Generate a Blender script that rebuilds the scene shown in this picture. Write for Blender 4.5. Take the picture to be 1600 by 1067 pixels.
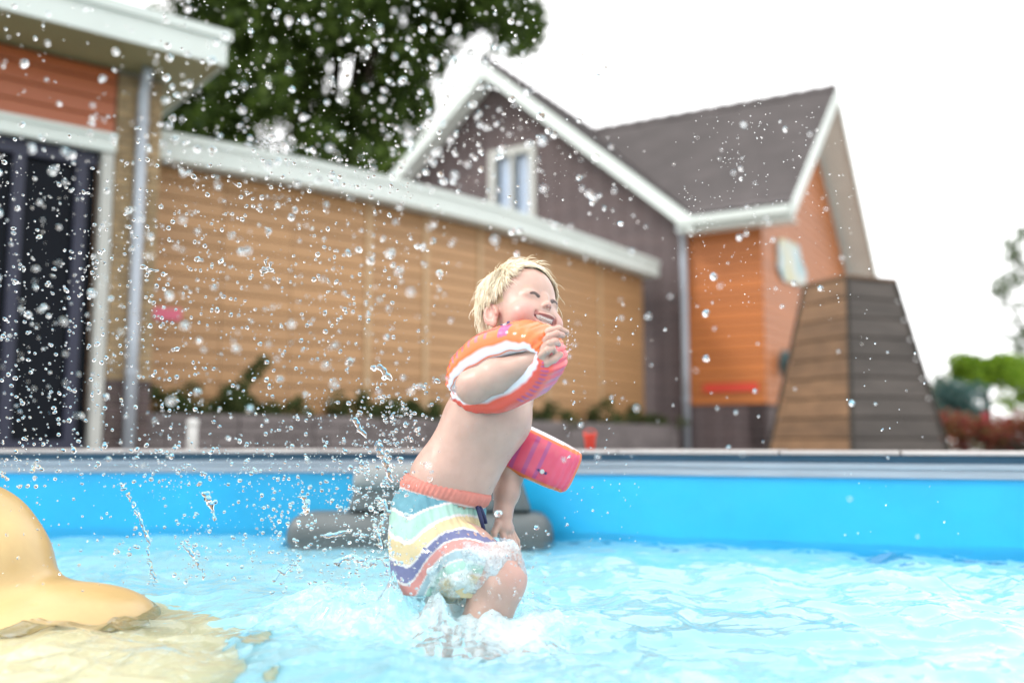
import bpy, bmesh, math, random
import numpy as np
from mathutils import Vector, Matrix

R = math.radians
scene = bpy.context.scene
for o in list(bpy.data.objects):
    bpy.data.objects.remove(o)

# ------------------------------------------------------------------ camera
LENS, CAM_Z, HORIZON = 33.0, 0.35, 690.0
FPX = 1600 * LENS / 36.0
PITCH = math.atan((HORIZON - 533.5) / FPX)
cam_d = bpy.data.cameras.new('camera')
cam_d.lens = LENS
cam_d.sensor_width = 36
cam_d.clip_start = 0.05
cam_d.clip_end = 3000
cam_d.dof.use_dof = True
cam_d.dof.focus_distance = 1.96
cam_d.dof.aperture_fstop = 1.45
cam = bpy.data.objects.new('camera', cam_d)
scene.collection.objects.link(cam)
cam.location = (0, 0, CAM_Z)
cam.rotation_euler = (math.pi / 2 + PITCH, 0, 0)
scene.camera = cam

# ------------------------------------------------------------------ sky: bright, thin overcast
world = bpy.data.worlds.new('World')
scene.world = world
world.use_nodes = True
wn, wl = world.node_tree.nodes, world.node_tree.links
wn.clear()
SUN_EL, SUN_AZ = R(46), R(255)          # azimuth clockwise from +Y (the view direction)
sky = wn.new('ShaderNodeTexSky')
sky.sky_type = 'NISHITA'
sky.sun_disc = False
sky.sun_elevation = SUN_EL
sky.sun_rotation = SUN_AZ
sky.air_density = 1.0
sky.dust_density = 2.0
hs = wn.new('ShaderNodeHueSaturation')
hs.inputs['Saturation'].default_value = 0.35
wl.new(sky.outputs[0], hs.inputs['Color'])
tc = wn.new('ShaderNodeTexCoord')
ns = wn.new('ShaderNodeTexNoise')
ns.inputs['Scale'].default_value = 2.2
ns.inputs['Detail'].default_value = 5
wl.new(tc.outputs['Generated'], ns.inputs['Vector'])
mr = wn.new('ShaderNodeMapRange')
mr.inputs[1].default_value = 0.3
mr.inputs[2].default_value = 0.7
mr.inputs[3].default_value = 13.0
mr.inputs[4].default_value = 17.0
wl.new(ns.outputs[0], mr.inputs[0])
cl = wn.new('ShaderNodeCombineColor')
for i in range(3):
    wl.new(mr.outputs[0], cl.inputs[i])
mx = wn.new('ShaderNodeMix')
mx.data_type = 'RGBA'
mx.inputs[0].default_value = 0.9
wl.new(hs.outputs[0], mx.inputs[6])
wl.new(cl.outputs[0], mx.inputs[7])
bg = wn.new('ShaderNodeBackground')
bg.inputs['Strength'].default_value = 0.1
wl.new(mx.outputs[2], bg.inputs['Color'])
wo = wn.new('ShaderNodeOutputWorld')
wl.new(bg.outputs[0], wo.inputs['Surface'])

# ------------------------------------------------------------------ sun
sun_d = bpy.data.lights.new('sun', 'SUN')
sun_d.energy = 1.5
sun_d.angle = R(12)
sun_d.color = (1.0, 0.95, 0.88)
sun = bpy.data.objects.new('sun', sun_d)
scene.collection.objects.link(sun)
sdir = Vector((math.sin(SUN_AZ) * math.cos(SUN_EL), math.cos(SUN_AZ) * math.cos(SUN_EL), math.sin(SUN_EL)))
sun.rotation_euler = sdir.to_track_quat('Z', 'Y').to_euler()
sun.location = (-6, -8, 12)

vs = scene.view_settings
vs.view_transform = 'Standard'
vs.look = 'None'
vs.exposure = 0.78
vs.gamma = 1
vs.use_curve_mapping = False
scene.cycles.use_denoising = True
scene.cycles.max_bounces = 14
scene.cycles.transmission_bounces = 10
scene.cycles.transparent_max_bounces = 12
scene.cycles.diffuse_bounces = 4
scene.cycles.glossy_bounces = 4
scene.cycles.sample_clamp_indirect = 12

# ================================================================== helpers
C = scene.collection
rng = np.random.default_rng(7)
random.seed(7)


def at(x, y, Y):
    """a point at depth Y that the photograph shows at pixel (x, y)"""
    a, b = (x - 800) / FPX, -(y - 533.5) / FPX
    d = np.array([a, math.cos(PITCH) - b * math.sin(PITCH), math.sin(PITCH) + b * math.cos(PITCH)])
    return np.array([0, 0, CAM_Z]) + d * (Y / d[1])


def V(*a):
    return np.array(a, float)


def unit(v):
    v = np.asarray(v, float)
    return v / np.linalg.norm(v)


def tag(o, label, cat, group=None):
    o['label'] = label
    o['category'] = cat
    if group:
        o['group'] = group
    return o


def empty(name, loc, label=None, cat=None, group=None):
    o = bpy.data.objects.new(name, None)
    o.empty_display_size = 0.1
    C.objects.link(o)
    o.location = loc
    if label:
        tag(o, label, cat, group)
    return o


def mesh_data(name, verts, faces, smooth=False):
    me = bpy.data.meshes.new(name)
    if isinstance(verts, np.ndarray):
        verts = verts.astype(np.float32)
        if isinstance(faces, np.ndarray):
            n, k = faces.shape
            me.vertices.add(len(verts))
            me.vertices.foreach_set('co', verts.ravel())
            me.loops.add(n * k)
            me.loops.foreach_set('vertex_index', faces.astype(np.int32).ravel())
            me.polygons.add(n)
            me.polygons.foreach_set('loop_start', np.arange(0, n * k, k, dtype=np.int32))
            me.update(calc_edges=True)
        else:
            me.from_pydata([tuple(map(float, v)) for v in verts], [], faces)
    else:
        me.from_pydata([tuple(map(float, v)) for v in verts], [], faces)
    if smooth:
        me.polygons.foreach_set('use_smooth', [True] * len(me.polygons))
    me.update()
    return me


def link(name, me, mat=None, parent=None, loc=(0, 0, 0)):
    o = bpy.data.objects.new(name, me)
    C.objects.link(o)
    if mat is not None and len(me.materials) == 0:
        me.materials.append(mat)
    if parent is not None:
        o.parent = parent
    o.location = loc
    return o


def wpos(o):
    p = np.zeros(3)
    while o is not None:
        p = p + np.array(o.location)
        o = o.parent
    return p


def mesh(name, verts, faces, mat, parent=None, smooth=False, colors=None, colname='Col'):
    """verts in world coordinates; parents are never rotated, only moved"""
    verts = np.asarray(verts, float)
    base = wpos(parent) if parent is not None else np.zeros(3)
    me = mesh_data(name, verts - base, faces, smooth)
    if colors is not None:
        at_ = me.color_attributes.new(colname, 'FLOAT_COLOR', 'POINT')
        c4 = np.ones((len(verts), 4), np.float32)
        c4[:, :3] = colors
        at_.data.foreach_set('color', c4.ravel())
    return link(name, me, mat, parent)


def structure(o):
    o['kind'] = 'structure'
    return o


def stuff(o):
    o['kind'] = 'stuff'
    return o


BOXF = [(0, 3, 2, 1), (4, 5, 6, 7), (0, 1, 5, 4), (1, 2, 6, 5), (2, 3, 7, 6), (3, 0, 4, 7)]


def hexa(bottom, top):
    """8 corner box: bottom loop (ccw from above) and top loop"""
    return [tuple(v) for v in bottom] + [tuple(v) for v in top], BOXF


def wallbox(p0, p1, z0, z1, th):
    """box whose front face runs p0->p1 (left to right for the viewer); it goes back by th"""
    p0, p1 = np.array(p0[:2], float), np.array(p1[:2], float)
    d = unit(p1 - p0)
    n = np.array([-d[1], d[0]]) * th
    a, b, c, e = p0, p1, p1 + n, p0 + n
    return hexa([(*a, z0), (*b, z0), (*c, z0), (*e, z0)], [(*a, z1), (*b, z1), (*c, z1), (*e, z1)])


def tube(path, radii, sides=8, cap=True):
    path = [np.array(p, float) for p in path]
    n = len(path)
    verts, faces = [], []
    up = np.array([0.13, 0.21, 0.97])
    for i, p in enumerate(path):
        t = unit(path[min(i + 1, n - 1)] - path[max(i - 1, 0)])
        a = np.cross(t, up)
        if np.linalg.norm(a) < 1e-3:
            a = np.cross(t, [1, 0, 0])
        a = unit(a)
        b = np.cross(t, a)
        r = radii[i] if hasattr(radii, '__len__') else radii
        for k in range(sides):
            th = 2 * math.pi * k / sides
            verts.append(p + (a * math.cos(th) + b * math.sin(th)) * r)
    for i in range(n - 1):
        for k in range(sides):
            k2 = (k + 1) % sides
            faces.append((i * sides + k, i * sides + k2, (i + 1) * sides + k2, (i + 1) * sides + k))
    if cap:
        faces.append(tuple(range(sides))[::-1])
        faces.append(tuple((n - 1) * sides + k for k in range(sides)))
    return verts, faces


def merge(parts):
    vs_, fs_ = [], []
    for v, f in parts:
        o = len(vs_)
        vs_ += [tuple(p) for p in v]
        fs_ += [tuple(i + o for i in q) for q in f]
    return vs_, fs_


# ---- noise
def _hash(i, j, k, seed):
    h = (i.astype(np.int64) * 374761393 + j.astype(np.int64) * 668265263 + k.astype(np.int64) * 2147483647 + seed * 144665) & 0xffffffff
    h = ((h ^ (h >> 13)) * 1274126177) & 0xffffffff
    h = ((h ^ (h >> 16)) * 2246822519) & 0xffffffff
    return ((h ^ (h >> 15)) & 0xffff) / 32767.5 - 1.0


def vnoise(x, y, z, seed=0):
    """smooth value noise in -1..1, any broadcastable arrays"""
    x, y, z = np.broadcast_arrays(x, y, z)
    i, j, k = np.floor(x), np.floor(y), np.floor(z)
    fx, fy, fz = x - i, y - j, z - k
    u, v, w = [f * f * f * (f * (f * 6 - 15) + 10) for f in (fx, fy, fz)]
    i, j, k = i.astype(np.int64), j.astype(np.int64), k.astype(np.int64)
    out = 0
    for a in (0, 1):
        for b in (0, 1):
            for c in (0, 1):
                out = out + _hash(i + a, j + b, k + c, seed) * (u if a else 1 - u) * (v if b else 1 - v) * (w if c else 1 - w)
    return out


# ---- signed distance modelling, meshed with surface nets
class Field:
    def __init__(self, xs, ys, zs):
        self.ax = [np.asarray(a, np.float32) for a in (xs, ys, zs)]
        self.f = np.full([len(a) for a in self.ax], 1.0, np.float32)

    def region(self, lo, hi):
        sl = tuple(slice(max(0, int(np.searchsorted(a, l)) - 1), int(np.searchsorted(a, h)) + 1) for a, l, h in zip(self.ax, lo, hi))
        X = self.ax[0][sl[0]][:, None, None]
        Y = self.ax[1][sl[1]][None, :, None]
        Z = self.ax[2][sl[2]][None, None, :]
        return sl, X, Y, Z

    def put(self, d, sl, k, op):
        a = self.f[sl]
        if op == 'add':
            if k > 0:
                h = np.clip(0.5 + 0.5 * (a - d) / k, 0, 1)
                self.f[sl] = a * (1 - h) + d * h - k * h * (1 - h)
            else:
                self.f[sl] = np.minimum(a, d)
        else:
            d = -d
            h = np.clip(0.5 - 0.5 * (a - d) / max(k, 1e-6), 0, 1)
            self.f[sl] = a * (1 - h) + d * h + k * h * (1 - h)

    def cone(self, a, b, ra, rb, k=0.02, op='add'):
        a, b = np.asarray(a, float), np.asarray(b, float)
        m = max(ra, rb) + k + 0.012
        sl, X, Y, Z = self.region(np.minimum(a, b) - m, np.maximum(a, b) + m)
        ba = b - a
        px, py, pz = X - a[0], Y - a[1], Z - a[2]
        t = np.clip((px * ba[0] + py * ba[1] + pz * ba[2]) / max(ba @ ba, 1e-9), 0, 1).astype(np.float32)
        d = np.sqrt((px - t * ba[0]) ** 2 + (py - t * ba[1]) ** 2 + (pz - t * ba[2]) ** 2) - (ra + (rb - ra) * t)
        self.put(d.astype(np.float32), sl, k, op)

    def chain(self, pts, rad, k=0.02, op='add'):
        for i in range(len(pts) - 1):
            self.cone(pts[i], pts[i + 1], rad[i], rad[i + 1], k, op)

    def ell(self, c, r, M=None, k=0.02, op='add'):
        c, r = np.asarray(c, float), np.asarray(r, float)
        M = np.eye(3) if M is None else M
        ext = np.sqrt(((M * r[None, :]) ** 2).sum(1)) + k + 0.012
        sl, X, Y, Z = self.region(c - ext, c + ext)
        px, py, pz = X - c[0], Y - c[1], Z - c[2]
        q = [M[0, i] * px + M[1, i] * py + M[2, i] * pz for i in range(3)]
        k0 = np.sqrt(sum((q[i] / r[i]) ** 2 for i in range(3)))
        k1 = np.sqrt(sum((q[i] / r[i] ** 2) ** 2 for i in range(3))) + 1e-6
        self.put((k0 * (k0 - 1) / k1).astype(np.float32), sl, k, op)

    def nets(self):
        f = self.f
        ins = f < 0
        nx, ny, nz = f.shape
        any_ = np.zeros((nx - 1, ny - 1, nz - 1), bool)
        all_ = np.ones_like(any_)
        for a in (0, 1):
            for b in (0, 1):
                for c in (0, 1):
                    s = ins[a:nx - 1 + a, b:ny - 1 + b, c:nz - 1 + c]
                    any_ |= s
                    all_ &= s
        act = any_ & ~all_
        I, J, K = np.nonzero(act)
        idx = np.full(act.shape, -1, np.int32)
        idx[I, J, K] = np.arange(len(I), dtype=np.int32)
        acc = np.zeros((len(I), 3))
        cnt = np.zeros(len(I))
        AX = self.ax
        corners = [(a, b, c) for a in (0, 1) for b in (0, 1) for c in (0, 1)]
        for c0 in corners:
            for axis in range(3):
                if c0[axis]:
                    continue
                c1 = list(c0)
                c1[axis] = 1
                f0 = f[I + c0[0], J + c0[1], K + c0[2]]
                f1 = f[I + c1[0], J + c1[1], K + c1[2]]
                m = (f0 < 0) != (f1 < 0)
                t = np.where(m, f0 / np.where(m, f0 - f1, 1), 0)
                p0 = np.stack([AX[0][I + c0[0]], AX[1][J + c0[1]], AX[2][K + c0[2]]], 1)
                p1 = np.stack([AX[0][I + c1[0]], AX[1][J + c1[1]], AX[2][K + c1[2]]], 1)
                acc += np.where(m[:, None], p0 + (p1 - p0) * t[:, None], 0)
                cnt += m
        verts = acc / cnt[:, None]
        quads = []
        for axis in range(3):
            o1, o2 = (axis + 1) % 3, (axis + 2) % 3
            s0 = [slice(1, -1)] * 3
            s1 = [slice(1, -1)] * 3
            s0[axis] = slice(0, -1)
            s1[axis] = slice(1, None)
            A, B = ins[tuple(s0)], ins[tuple(s1)]
            P = np.argwhere(A != B)
            fl = A[tuple(P.T)]
            off = np.array([1, 1, 1])
            off[axis] = 0
            P = P + off
            def g(d1, d2):
                q = P.copy()
                q[:, o1] -= d1
                q[:, o2] -= d2
                return idx[q[:, 0], q[:, 1], q[:, 2]]
            q = np.stack([g(1, 1), g(0, 1), g(0, 0), g(1, 0)], 1)
            q[~fl] = q[~fl][:, ::-1]
            quads.append(q)
        quads = np.concatenate(quads)
        quads = quads[(quads >= 0).all(1)]
        return verts, quads


# ================================================================== materials
TONE = 0.72

def new_mat(name):
    m = bpy.data.materials.new(name)
    m.use_nodes = True
    nt = m.node_tree
    return m, nt, nt.nodes['Principled BSDF'], nt.links


def setv(b, **kw):
    for k, v in kw.items():
        k = k.replace('_', ' ')
        if k in b.inputs:
            b.inputs[k].default_value = v


def paint(name, col, rough=0.6, var=0.12, scale=3.0, bump=0.0, bscale=60, rnd=0.0, spec=0.5, stretch=None, detail=6):
    """a surface with mottled colour, optional per-piece shade and fine relief"""
    m, nt, b, L = new_mat(name)
    n = nt.nodes
    setv(b, Roughness=rough)
    b.inputs['Specular IOR Level'].default_value = spec
    tcn = n.new('ShaderNodeTexCoord')
    mp = n.new('ShaderNodeMapping')
    L.new(tcn.outputs['Object'], mp.inputs['Vector'])
    if stretch:
        mp.inputs['Scale'].default_value = stretch
    no = n.new('ShaderNodeTexNoise')
    no.inputs['Scale'].default_value = scale
    no.inputs['Detail'].default_value = detail
    no.inputs['Roughness'].default_value = 0.65
    L.new(mp.outputs[0], no.inputs['Vector'])
    rp = n.new('ShaderNodeMapRange')
    rp.inputs[1].default_value, rp.inputs[2].default_value = 0.25, 0.75
    rp.inputs[3].default_value, rp.inputs[4].default_value = (1 - var) * TONE, (1 + var) * TONE
    L.new(no.outputs[0], rp.inputs[0])
    val = rp.outputs[0]
    if rnd:
        oi = n.new('ShaderNodeObjectInfo')
        r2 = n.new('ShaderNodeMapRange')
        r2.inputs[3].default_value, r2.inputs[4].default_value = 1 - rnd, 1 + rnd
        L.new(oi.outputs['Random'], r2.inputs[0])
        mu = n.new('ShaderNodeMath')
        mu.operation = 'MULTIPLY'
        L.new(val, mu.inputs[0])
        L.new(r2.outputs[0], mu.inputs[1])
        val = mu.outputs[0]
    vm = n.new('ShaderNodeVectorMath')
    vm.operation = 'SCALE'
    vm.inputs[0].default_value = col
    L.new(val, vm.inputs['Scale'])
    L.new(vm.outputs[0], b.inputs['Base Color'])
    if bump:
        n2 = n.new('ShaderNodeTexNoise')
        n2.inputs['Scale'].default_value = bscale
        n2.inputs['Detail'].default_value = 4
        L.new(mp.outputs[0], n2.inputs['Vector'])
        bp = n.new('ShaderNodeBump')
        bp.inputs['Strength'].default_value = bump
        bp.inputs['Distance'].default_value = 0.01
        L.new(n2.outputs[0], bp.inputs['Height'])
        L.new(bp.outputs[0], b.inputs['Normal'])
    return m


def vcol(name, rough=0.5, sss=0.0, spec=0.5, var=0.06, scale=40, bump=0.0, bscale=250, sheen=0, trans=0.0):
    m, nt, b, L = new_mat(name)
    n = nt.nodes
    a = n.new('ShaderNodeVertexColor')
    a.layer_name = 'Col'
    no = n.new('ShaderNodeTexNoise')
    no.inputs['Scale'].default_value = scale
    no.inputs['Detail'].default_value = 4
    tcn = n.new('ShaderNodeTexCoord')
    L.new(tcn.outputs['Object'], no.inputs['Vector'])
    rp = n.new('ShaderNodeMapRange')
    rp.inputs[1].default_value, rp.inputs[2].default_value = 0.25, 0.75
    rp.inputs[3].default_value, rp.inputs[4].default_value = (1 - var) * TONE, (1 + var) * TONE
    L.new(no.outputs[0], rp.inputs[0])
    vm = n.new('ShaderNodeVectorMath')
    vm.operation = 'SCALE'
    L.new(a.outputs[0], vm.inputs[0])
    L.new(rp.outputs[0], vm.inputs['Scale'])
    L.new(vm.outputs[0], b.inputs['Base Color'])
    setv(b, Roughness=rough)
    b.inputs['Specular IOR Level'].default_value = spec
    if sss:
        b.inputs['Subsurface Weight'].default_value = sss
        b.inputs['Subsurface Radius'].default_value = (1.0, 0.35, 0.2)
        b.inputs['Subsurface Scale'].default_value = 0.008
    if bump:
        n2 = n.new('ShaderNodeTexNoise')
        n2.inputs['Scale'].default_value = bscale
        L.new(tcn.outputs['Object'], n2.inputs['Vector'])
        bp = n.new('ShaderNodeBump')
        bp.inputs['Strength'].default_value = bump
        bp.inputs['Distance'].default_value = 0.002
        L.new(n2.outputs[0], bp.inputs['Height'])
        L.new(bp.outputs[0], b.inputs['Normal'])
    return m


def leafmat(name, c1, c2, trans=0.25):
    m, nt, b, L = new_mat(name)
    n = nt.nodes
    g = n.new('ShaderNodeNewGeometry')
    cr = n.new('ShaderNodeMix')
    cr.data_type = 'RGBA'
    cr.inputs[6].default_value = (*[q * TONE for q in c1], 1)
    cr.inputs[7].default_value = (*[q * TONE for q in c2], 1)
    L.new(g.outputs['Random Per Island'], cr.inputs[0])
    L.new(cr.outputs[2], b.inputs['Base Color'])
    setv(b, Roughness=0.6)
    b.inputs['Specular IOR Level'].default_value = 0.2
    tr = n.new('ShaderNodeBsdfTranslucent')
    L.new(cr.outputs[2], tr.inputs['Color'])
    ms = n.new('ShaderNodeMixShader')
    ms.inputs[0].default_value = trans
    L.new(b.outputs[0], ms.inputs[1])
    L.new(tr.outputs[0], ms.inputs[2])
    L.new(ms.outputs[0], n['Material Output'].inputs['Surface'])
    return m


M = {}
M['tan'] = paint('tan_cladding', (0.50, 0.28, 0.125), 0.5, 0.16, 2.5, rnd=0.09, stretch=(0.6, 3, 8))
M['orange'] = paint('orange_cladding', (0.49, 0.150, 0.028), 0.5, 0.16, 2.5, rnd=0.08, stretch=(0.6, 3, 8))
M['rust'] = paint('rust_cladding', (0.42, 0.105, 0.030), 0.4, 0.14, 2.5, rnd=0.07, stretch=(0.6, 3, 8))
M['batten'] = paint('pale_batten', (0.55, 0.37, 0.20), 0.5, 0.1)
M['trim'] = paint('pale_green_white_trim', (0.70, 0.77, 0.74), 0.45, 0.07, 1.5)
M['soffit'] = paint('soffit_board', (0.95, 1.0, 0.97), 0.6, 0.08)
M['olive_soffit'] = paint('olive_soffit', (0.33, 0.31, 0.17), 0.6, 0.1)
M['pipe'] = paint('zinc_pipe', (0.45, 0.50, 0.57), 0.35, 0.08)
M['pipe'].node_tree.nodes['Principled BSDF'].inputs['Metallic'].default_value = 0.3
M['navy'] = paint('navy_frame', (0.012, 0.016, 0.048), 0.5, 0.1)
M['jamb'] = paint('grey_white_jamb', (0.52, 0.53, 0.50), 0.5, 0.08)
M['ybrick'] = paint('buff_brick', (0.42, 0.30, 0.165), 0.85, 0.2, 8, bump=0.4, bscale=20, rnd=0.2)
M['dbrick'] = paint('plum_brick', (0.105, 0.075, 0.075), 0.85, 0.2, 8, bump=0.4, bscale=20, rnd=0.18)
M['mortar'] = paint('mortar', (0.25, 0.22, 0.18), 0.95, 0.1)
M['roof'] = paint('roof_tile', (0.105, 0.090, 0.092), 0.7, 0.3, 1.6, bump=0.3, bscale=12)
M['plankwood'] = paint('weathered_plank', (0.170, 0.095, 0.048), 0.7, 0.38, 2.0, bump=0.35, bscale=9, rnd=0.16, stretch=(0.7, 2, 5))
M['plankshade'] = paint('shaded_grey_plank', (0.078, 0.066, 0.058), 0.75, 0.38, 2.0, bump=0.35, bscale=9, rnd=0.16, stretch=(0.7, 2, 5))  # greyer wood, with the shade of the sunless faces put into its colour
M['darkgap'] = paint('dark_core', (0.03, 0.025, 0.02), 0.9, 0.1)
M['grass'] = paint('grass_ground', (0.075, 0.12, 0.035), 0.9, 0.4, 1.2, bump=0.5, bscale=40)
M['paving'] = paint('paving', (0.30, 0.29, 0.27), 0.8, 0.2, 3, bump=0.3, bscale=30)
M['coping'] = paint('coping_stone', (0.46, 0.43, 0.42), 0.7, 0.16, 6, bump=0.2, bscale=50, rnd=0.09)
M['tealstrip'] = paint('teal_liner_strip', (0.022, 0.10, 0.18), 0.5, 0.15, 8)
M['band'] = paint('pale_liner_band', (0.36, 0.42, 0.49), 0.45, 0.24, 2, stretch=(1, 1, 18))
M['liner'] = paint('blue_pool_liner', (0.018, 0.47, 0.86), 0.38, 0.14, 1.3, bump=0.9, bscale=3.2)
M['floor'] = paint('pale_blue_pool_floor', (0.50, 0.98, 1.14), 0.5, 0.10, 1.5)
M['planter'] = paint('planter_block', (0.19, 0.165, 0.165), 0.9, 0.22, 7, bump=0.4, bscale=25, rnd=0.15)
M['grey'] = paint('grey_stone', (0.105, 0.125, 0.13), 0.5, 0.15, 6, bump=0.15, bscale=40)
M['greyl'] = paint('pale_grey_stone', (0.25, 0.27, 0.27), 0.5, 0.15, 6, bump=0.15, bscale=40)
M['bark'] = paint('bark', (0.06, 0.045, 0.03), 0.9, 0.3, 6, bump=0.5, bscale=20)
M['pink'] = paint('pink_plate', (0.75, 0.13, 0.22), 0.4, 0.05)
M['red'] = paint('red_paint', (0.75, 0.055, 0.03), 0.4, 0.08)
M['fencered'] = paint('dark_red_paint', (0.30, 0.02, 0.035), 0.5, 0.12)
M['white'] = paint('white_paint', (0.75, 0.75, 0.74), 0.45, 0.05)
M['tealfit'] = paint('dark_teal_paint', (0.03, 0.10, 0.11), 0.4, 0.1)
M['curtain'] = paint('net_curtain', (0.84, 0.90, 1.02), 0.8, 0.2, 1, stretch=(9, 9, 0.4))


def glassy_dark():
    m, nt, b, L = new_mat('dark_glass')
    setv(b, Roughness=0.03)
    b.inputs['Base Color'].default_value = (0.006, 0.008, 0.012, 1)
    b.inputs['Specular IOR Level'].default_value = 0.05
    return m


M['dglass'] = glassy_dark()


def window_glass():
    m, nt, b, L = new_mat('window_glass')
    n = nt.nodes
    tr = n.new('ShaderNodeBsdfTransparent')
    tr.inputs['Color'].default_value = (0.86, 0.92, 0.97, 1)
    gl = n.new('ShaderNodeBsdfGlossy')
    gl.inputs['Roughness'].default_value = 0.02
    ms = n.new('ShaderNodeMixShader')
    ms.inputs[0].default_value = 0.14
    L.new(tr.outputs[0], ms.inputs[1])
    L.new(gl.outputs[0], ms.inputs[2])
    L.new(ms.outputs[0], n['Material Output'].inputs['Surface'])
    return m


M['wglass'] = window_glass()


def brick_wall():
    m, nt, b, L = new_mat('dark_brown_brickwork')
    n = nt.nodes
    tcn = n.new('ShaderNodeTexCoord')
    mp = n.new('ShaderNodeMapping')
    mp.inputs['Rotation'].default_value = (R(90), 0, R(30))
    L.new(tcn.outputs['Object'], mp.inputs['Vector'])
    bt = n.new('ShaderNodeTexBrick')
    bt.inputs['Color1'].default_value = (0.085, 0.058, 0.058, 1)
    bt.inputs['Color2'].default_value = (0.060, 0.042, 0.044, 1)
    bt.inputs['Mortar'].default_value = (0.13, 0.11, 0.11, 1)
    bt.inputs['Scale'].default_value = 1.0
    bt.inputs['Brick Width'].default_value = 0.22
    bt.inputs['Row Height'].default_value = 0.07
    bt.inputs['Mortar Size'].default_value = 0.008
    sx = n.new('ShaderNodeSeparateXYZ')
    L.new(tcn.outputs['Object'], sx.inputs[0])
    ad = n.new('ShaderNodeMath')
    ad.operation = 'ADD'
    L.new(sx.outputs[0], ad.inputs[0])
    L.new(sx.outputs[1], ad.inputs[1])
    cx = n.new('ShaderNodeCombineXYZ')
    L.new(ad.outputs[0], cx.inputs[0])
    L.new(sx.outputs[2], cx.inputs[1])
    L.new(cx.outputs[0], bt.inputs['Vector'])
    L.new(bt.outputs['Color'], b.inputs['Base Color'])
    setv(b, Roughness=0.85)
    bp = n.new('ShaderNodeBump')
    bp.inputs['Strength'].default_value = 0.5
    bp.inputs['Distance'].default_value = 0.01
    bp.invert = True
    L.new(bt.outputs['Fac'], bp.inputs['Height'])
    L.new(bp.outputs[0], b.inputs['Normal'])
    return m


M['brownbrick'] = brick_wall()


def water_mat(name, foam=False, bump=0.0, bscale=60, tint=(0.93, 0.985, 1.0), fscale=55):
    m, nt, b, L = new_mat(name)
    n = nt.nodes
    b.inputs['Base Color'].default_value = (*tint, 1)
    setv(b, Roughness=0.0, IOR=1.333)
    b.inputs['Transmission Weight'].default_value = 1.0
    tcn = n.new('ShaderNodeTexCoord')
    if bump:
        n2 = n.new('ShaderNodeTexNoise')
        n2.inputs['Scale'].default_value = bscale
        n2.inputs['Detail'].default_value = 3
        n2.inputs['Distortion'].default_value = 0.6
        L.new(tcn.outputs['Object'], n2.inputs['Vector'])
        bp = n.new('ShaderNodeBump')
        bp.inputs['Strength'].default_value = bump
        bp.inputs['Distance'].default_value = 0.004
        L.new(n2.outputs[0], bp.inputs['Height'])
        L.new(bp.outputs[0], b.inputs['Normal'])
    if foam:
        a = n.new('ShaderNodeVertexColor')
        a.layer_name = 'Col'
        no = n.new('ShaderNodeTexNoise')
        no.inputs['Scale'].default_value = fscale
        no.inputs['Detail'].default_value = 6
        no.inputs['Roughness'].default_value = 0.7
        L.new(tcn.outputs['Object'], no.inputs['Vector'])
        sb = n.new('ShaderNodeMath')
        sb.operation = 'SUBTRACT'
        L.new(a.outputs[0], sb.inputs[0])
        L.new(no.outputs[0], sb.inputs[1])
        mrn = n.new('ShaderNodeMapRange')
        mrn.inputs[1].default_value, mrn.inputs[2].default_value = -0.22, 0.25
        mrn.inputs[3].default_value, mrn.inputs[4].default_value = 0.0, 0.75
        L.new(sb.outputs[0], mrn.inputs[0])
        df = n.new('ShaderNodeBsdfPrincipled')
        df.inputs['Base Color'].default_value = (0.70, 0.84, 0.90, 1)
        df.inputs['Roughness'].default_value = 0.35
        tl = n.new('ShaderNodeBsdfTranslucent')
        tl.inputs['Color'].default_value = (0.8, 0.93, 0.97, 1)
        m1 = n.new('ShaderNodeMixShader')
        m1.inputs[0].default_value = 0.3
        L.new(df.outputs[0], m1.inputs[1])
        L.new(tl.outputs[0], m1.inputs[2])
        ms = n.new('ShaderNodeMixShader')
        L.new(mrn.outputs[0], ms.inputs[0])
        L.new(b.outputs[0], ms.inputs[1])
        L.new(m1.outputs[0], ms.inputs[2])
        L.new(ms.outputs[0], n['Material Output'].inputs['Surface'])
    return m


M['water'] = water_mat('pool_water', foam=True, bump=0.4, bscale=30)
M['drop'] = water_mat('water_drop', tint=(1, 1, 1))
M['sheet'] = water_mat('splashing_water', foam=True, bump=0.8, bscale=70, tint=(1, 1, 1), fscale=130)

# unit pieces shared by planks, bricks and stones
def unit_piece(name, bev):
    bm = bmesh.new()
    bmesh.ops.create_cube(bm, size=1.0)
    if bev:
        bmesh.ops.bevel(bm, geom=[e for e in bm.edges if abs(e.verts[0].co.x - e.verts[1].co.x) > 0.5], offset=bev, segments=1, affect='EDGES')
    me = bpy.data.meshes.new(name)
    bm.to_mesh(me)
    bm.free()
    return me


PIECE = {}


def piece(name, mat_key, p0, p1, z0, z1, th, parent, bev=0.08):
    """one plank, brick or stone with its front face on the line p0->p1, going back by th"""
    key = (name, mat_key, bev)
    if key not in PIECE:
        me = unit_piece(name, bev)
        me.materials.append(M[mat_key])
        PIECE[key] = me
    p0, p1 = np.array(p0[:2], float), np.array(p1[:2], float)
    d = p1 - p0
    Ln = np.linalg.norm(d)
    n = np.array([-d[1], d[0]]) / Ln
    c = (p0 + p1) / 2 + n * th / 2
    o = bpy.data.objects.new(name, PIECE[key])
    C.objects.link(o)
    o.parent = parent
    base = wpos(parent)
    o.location = (c[0] - base[0], c[1] - base[1], (z0 + z1) / 2 - base[2])
    o.rotation_euler = (0, 0, math.atan2(d[1], d[0]))
    o.scale = (Ln, th, z1 - z0)
    return o


GROUND = 0.20

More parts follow.
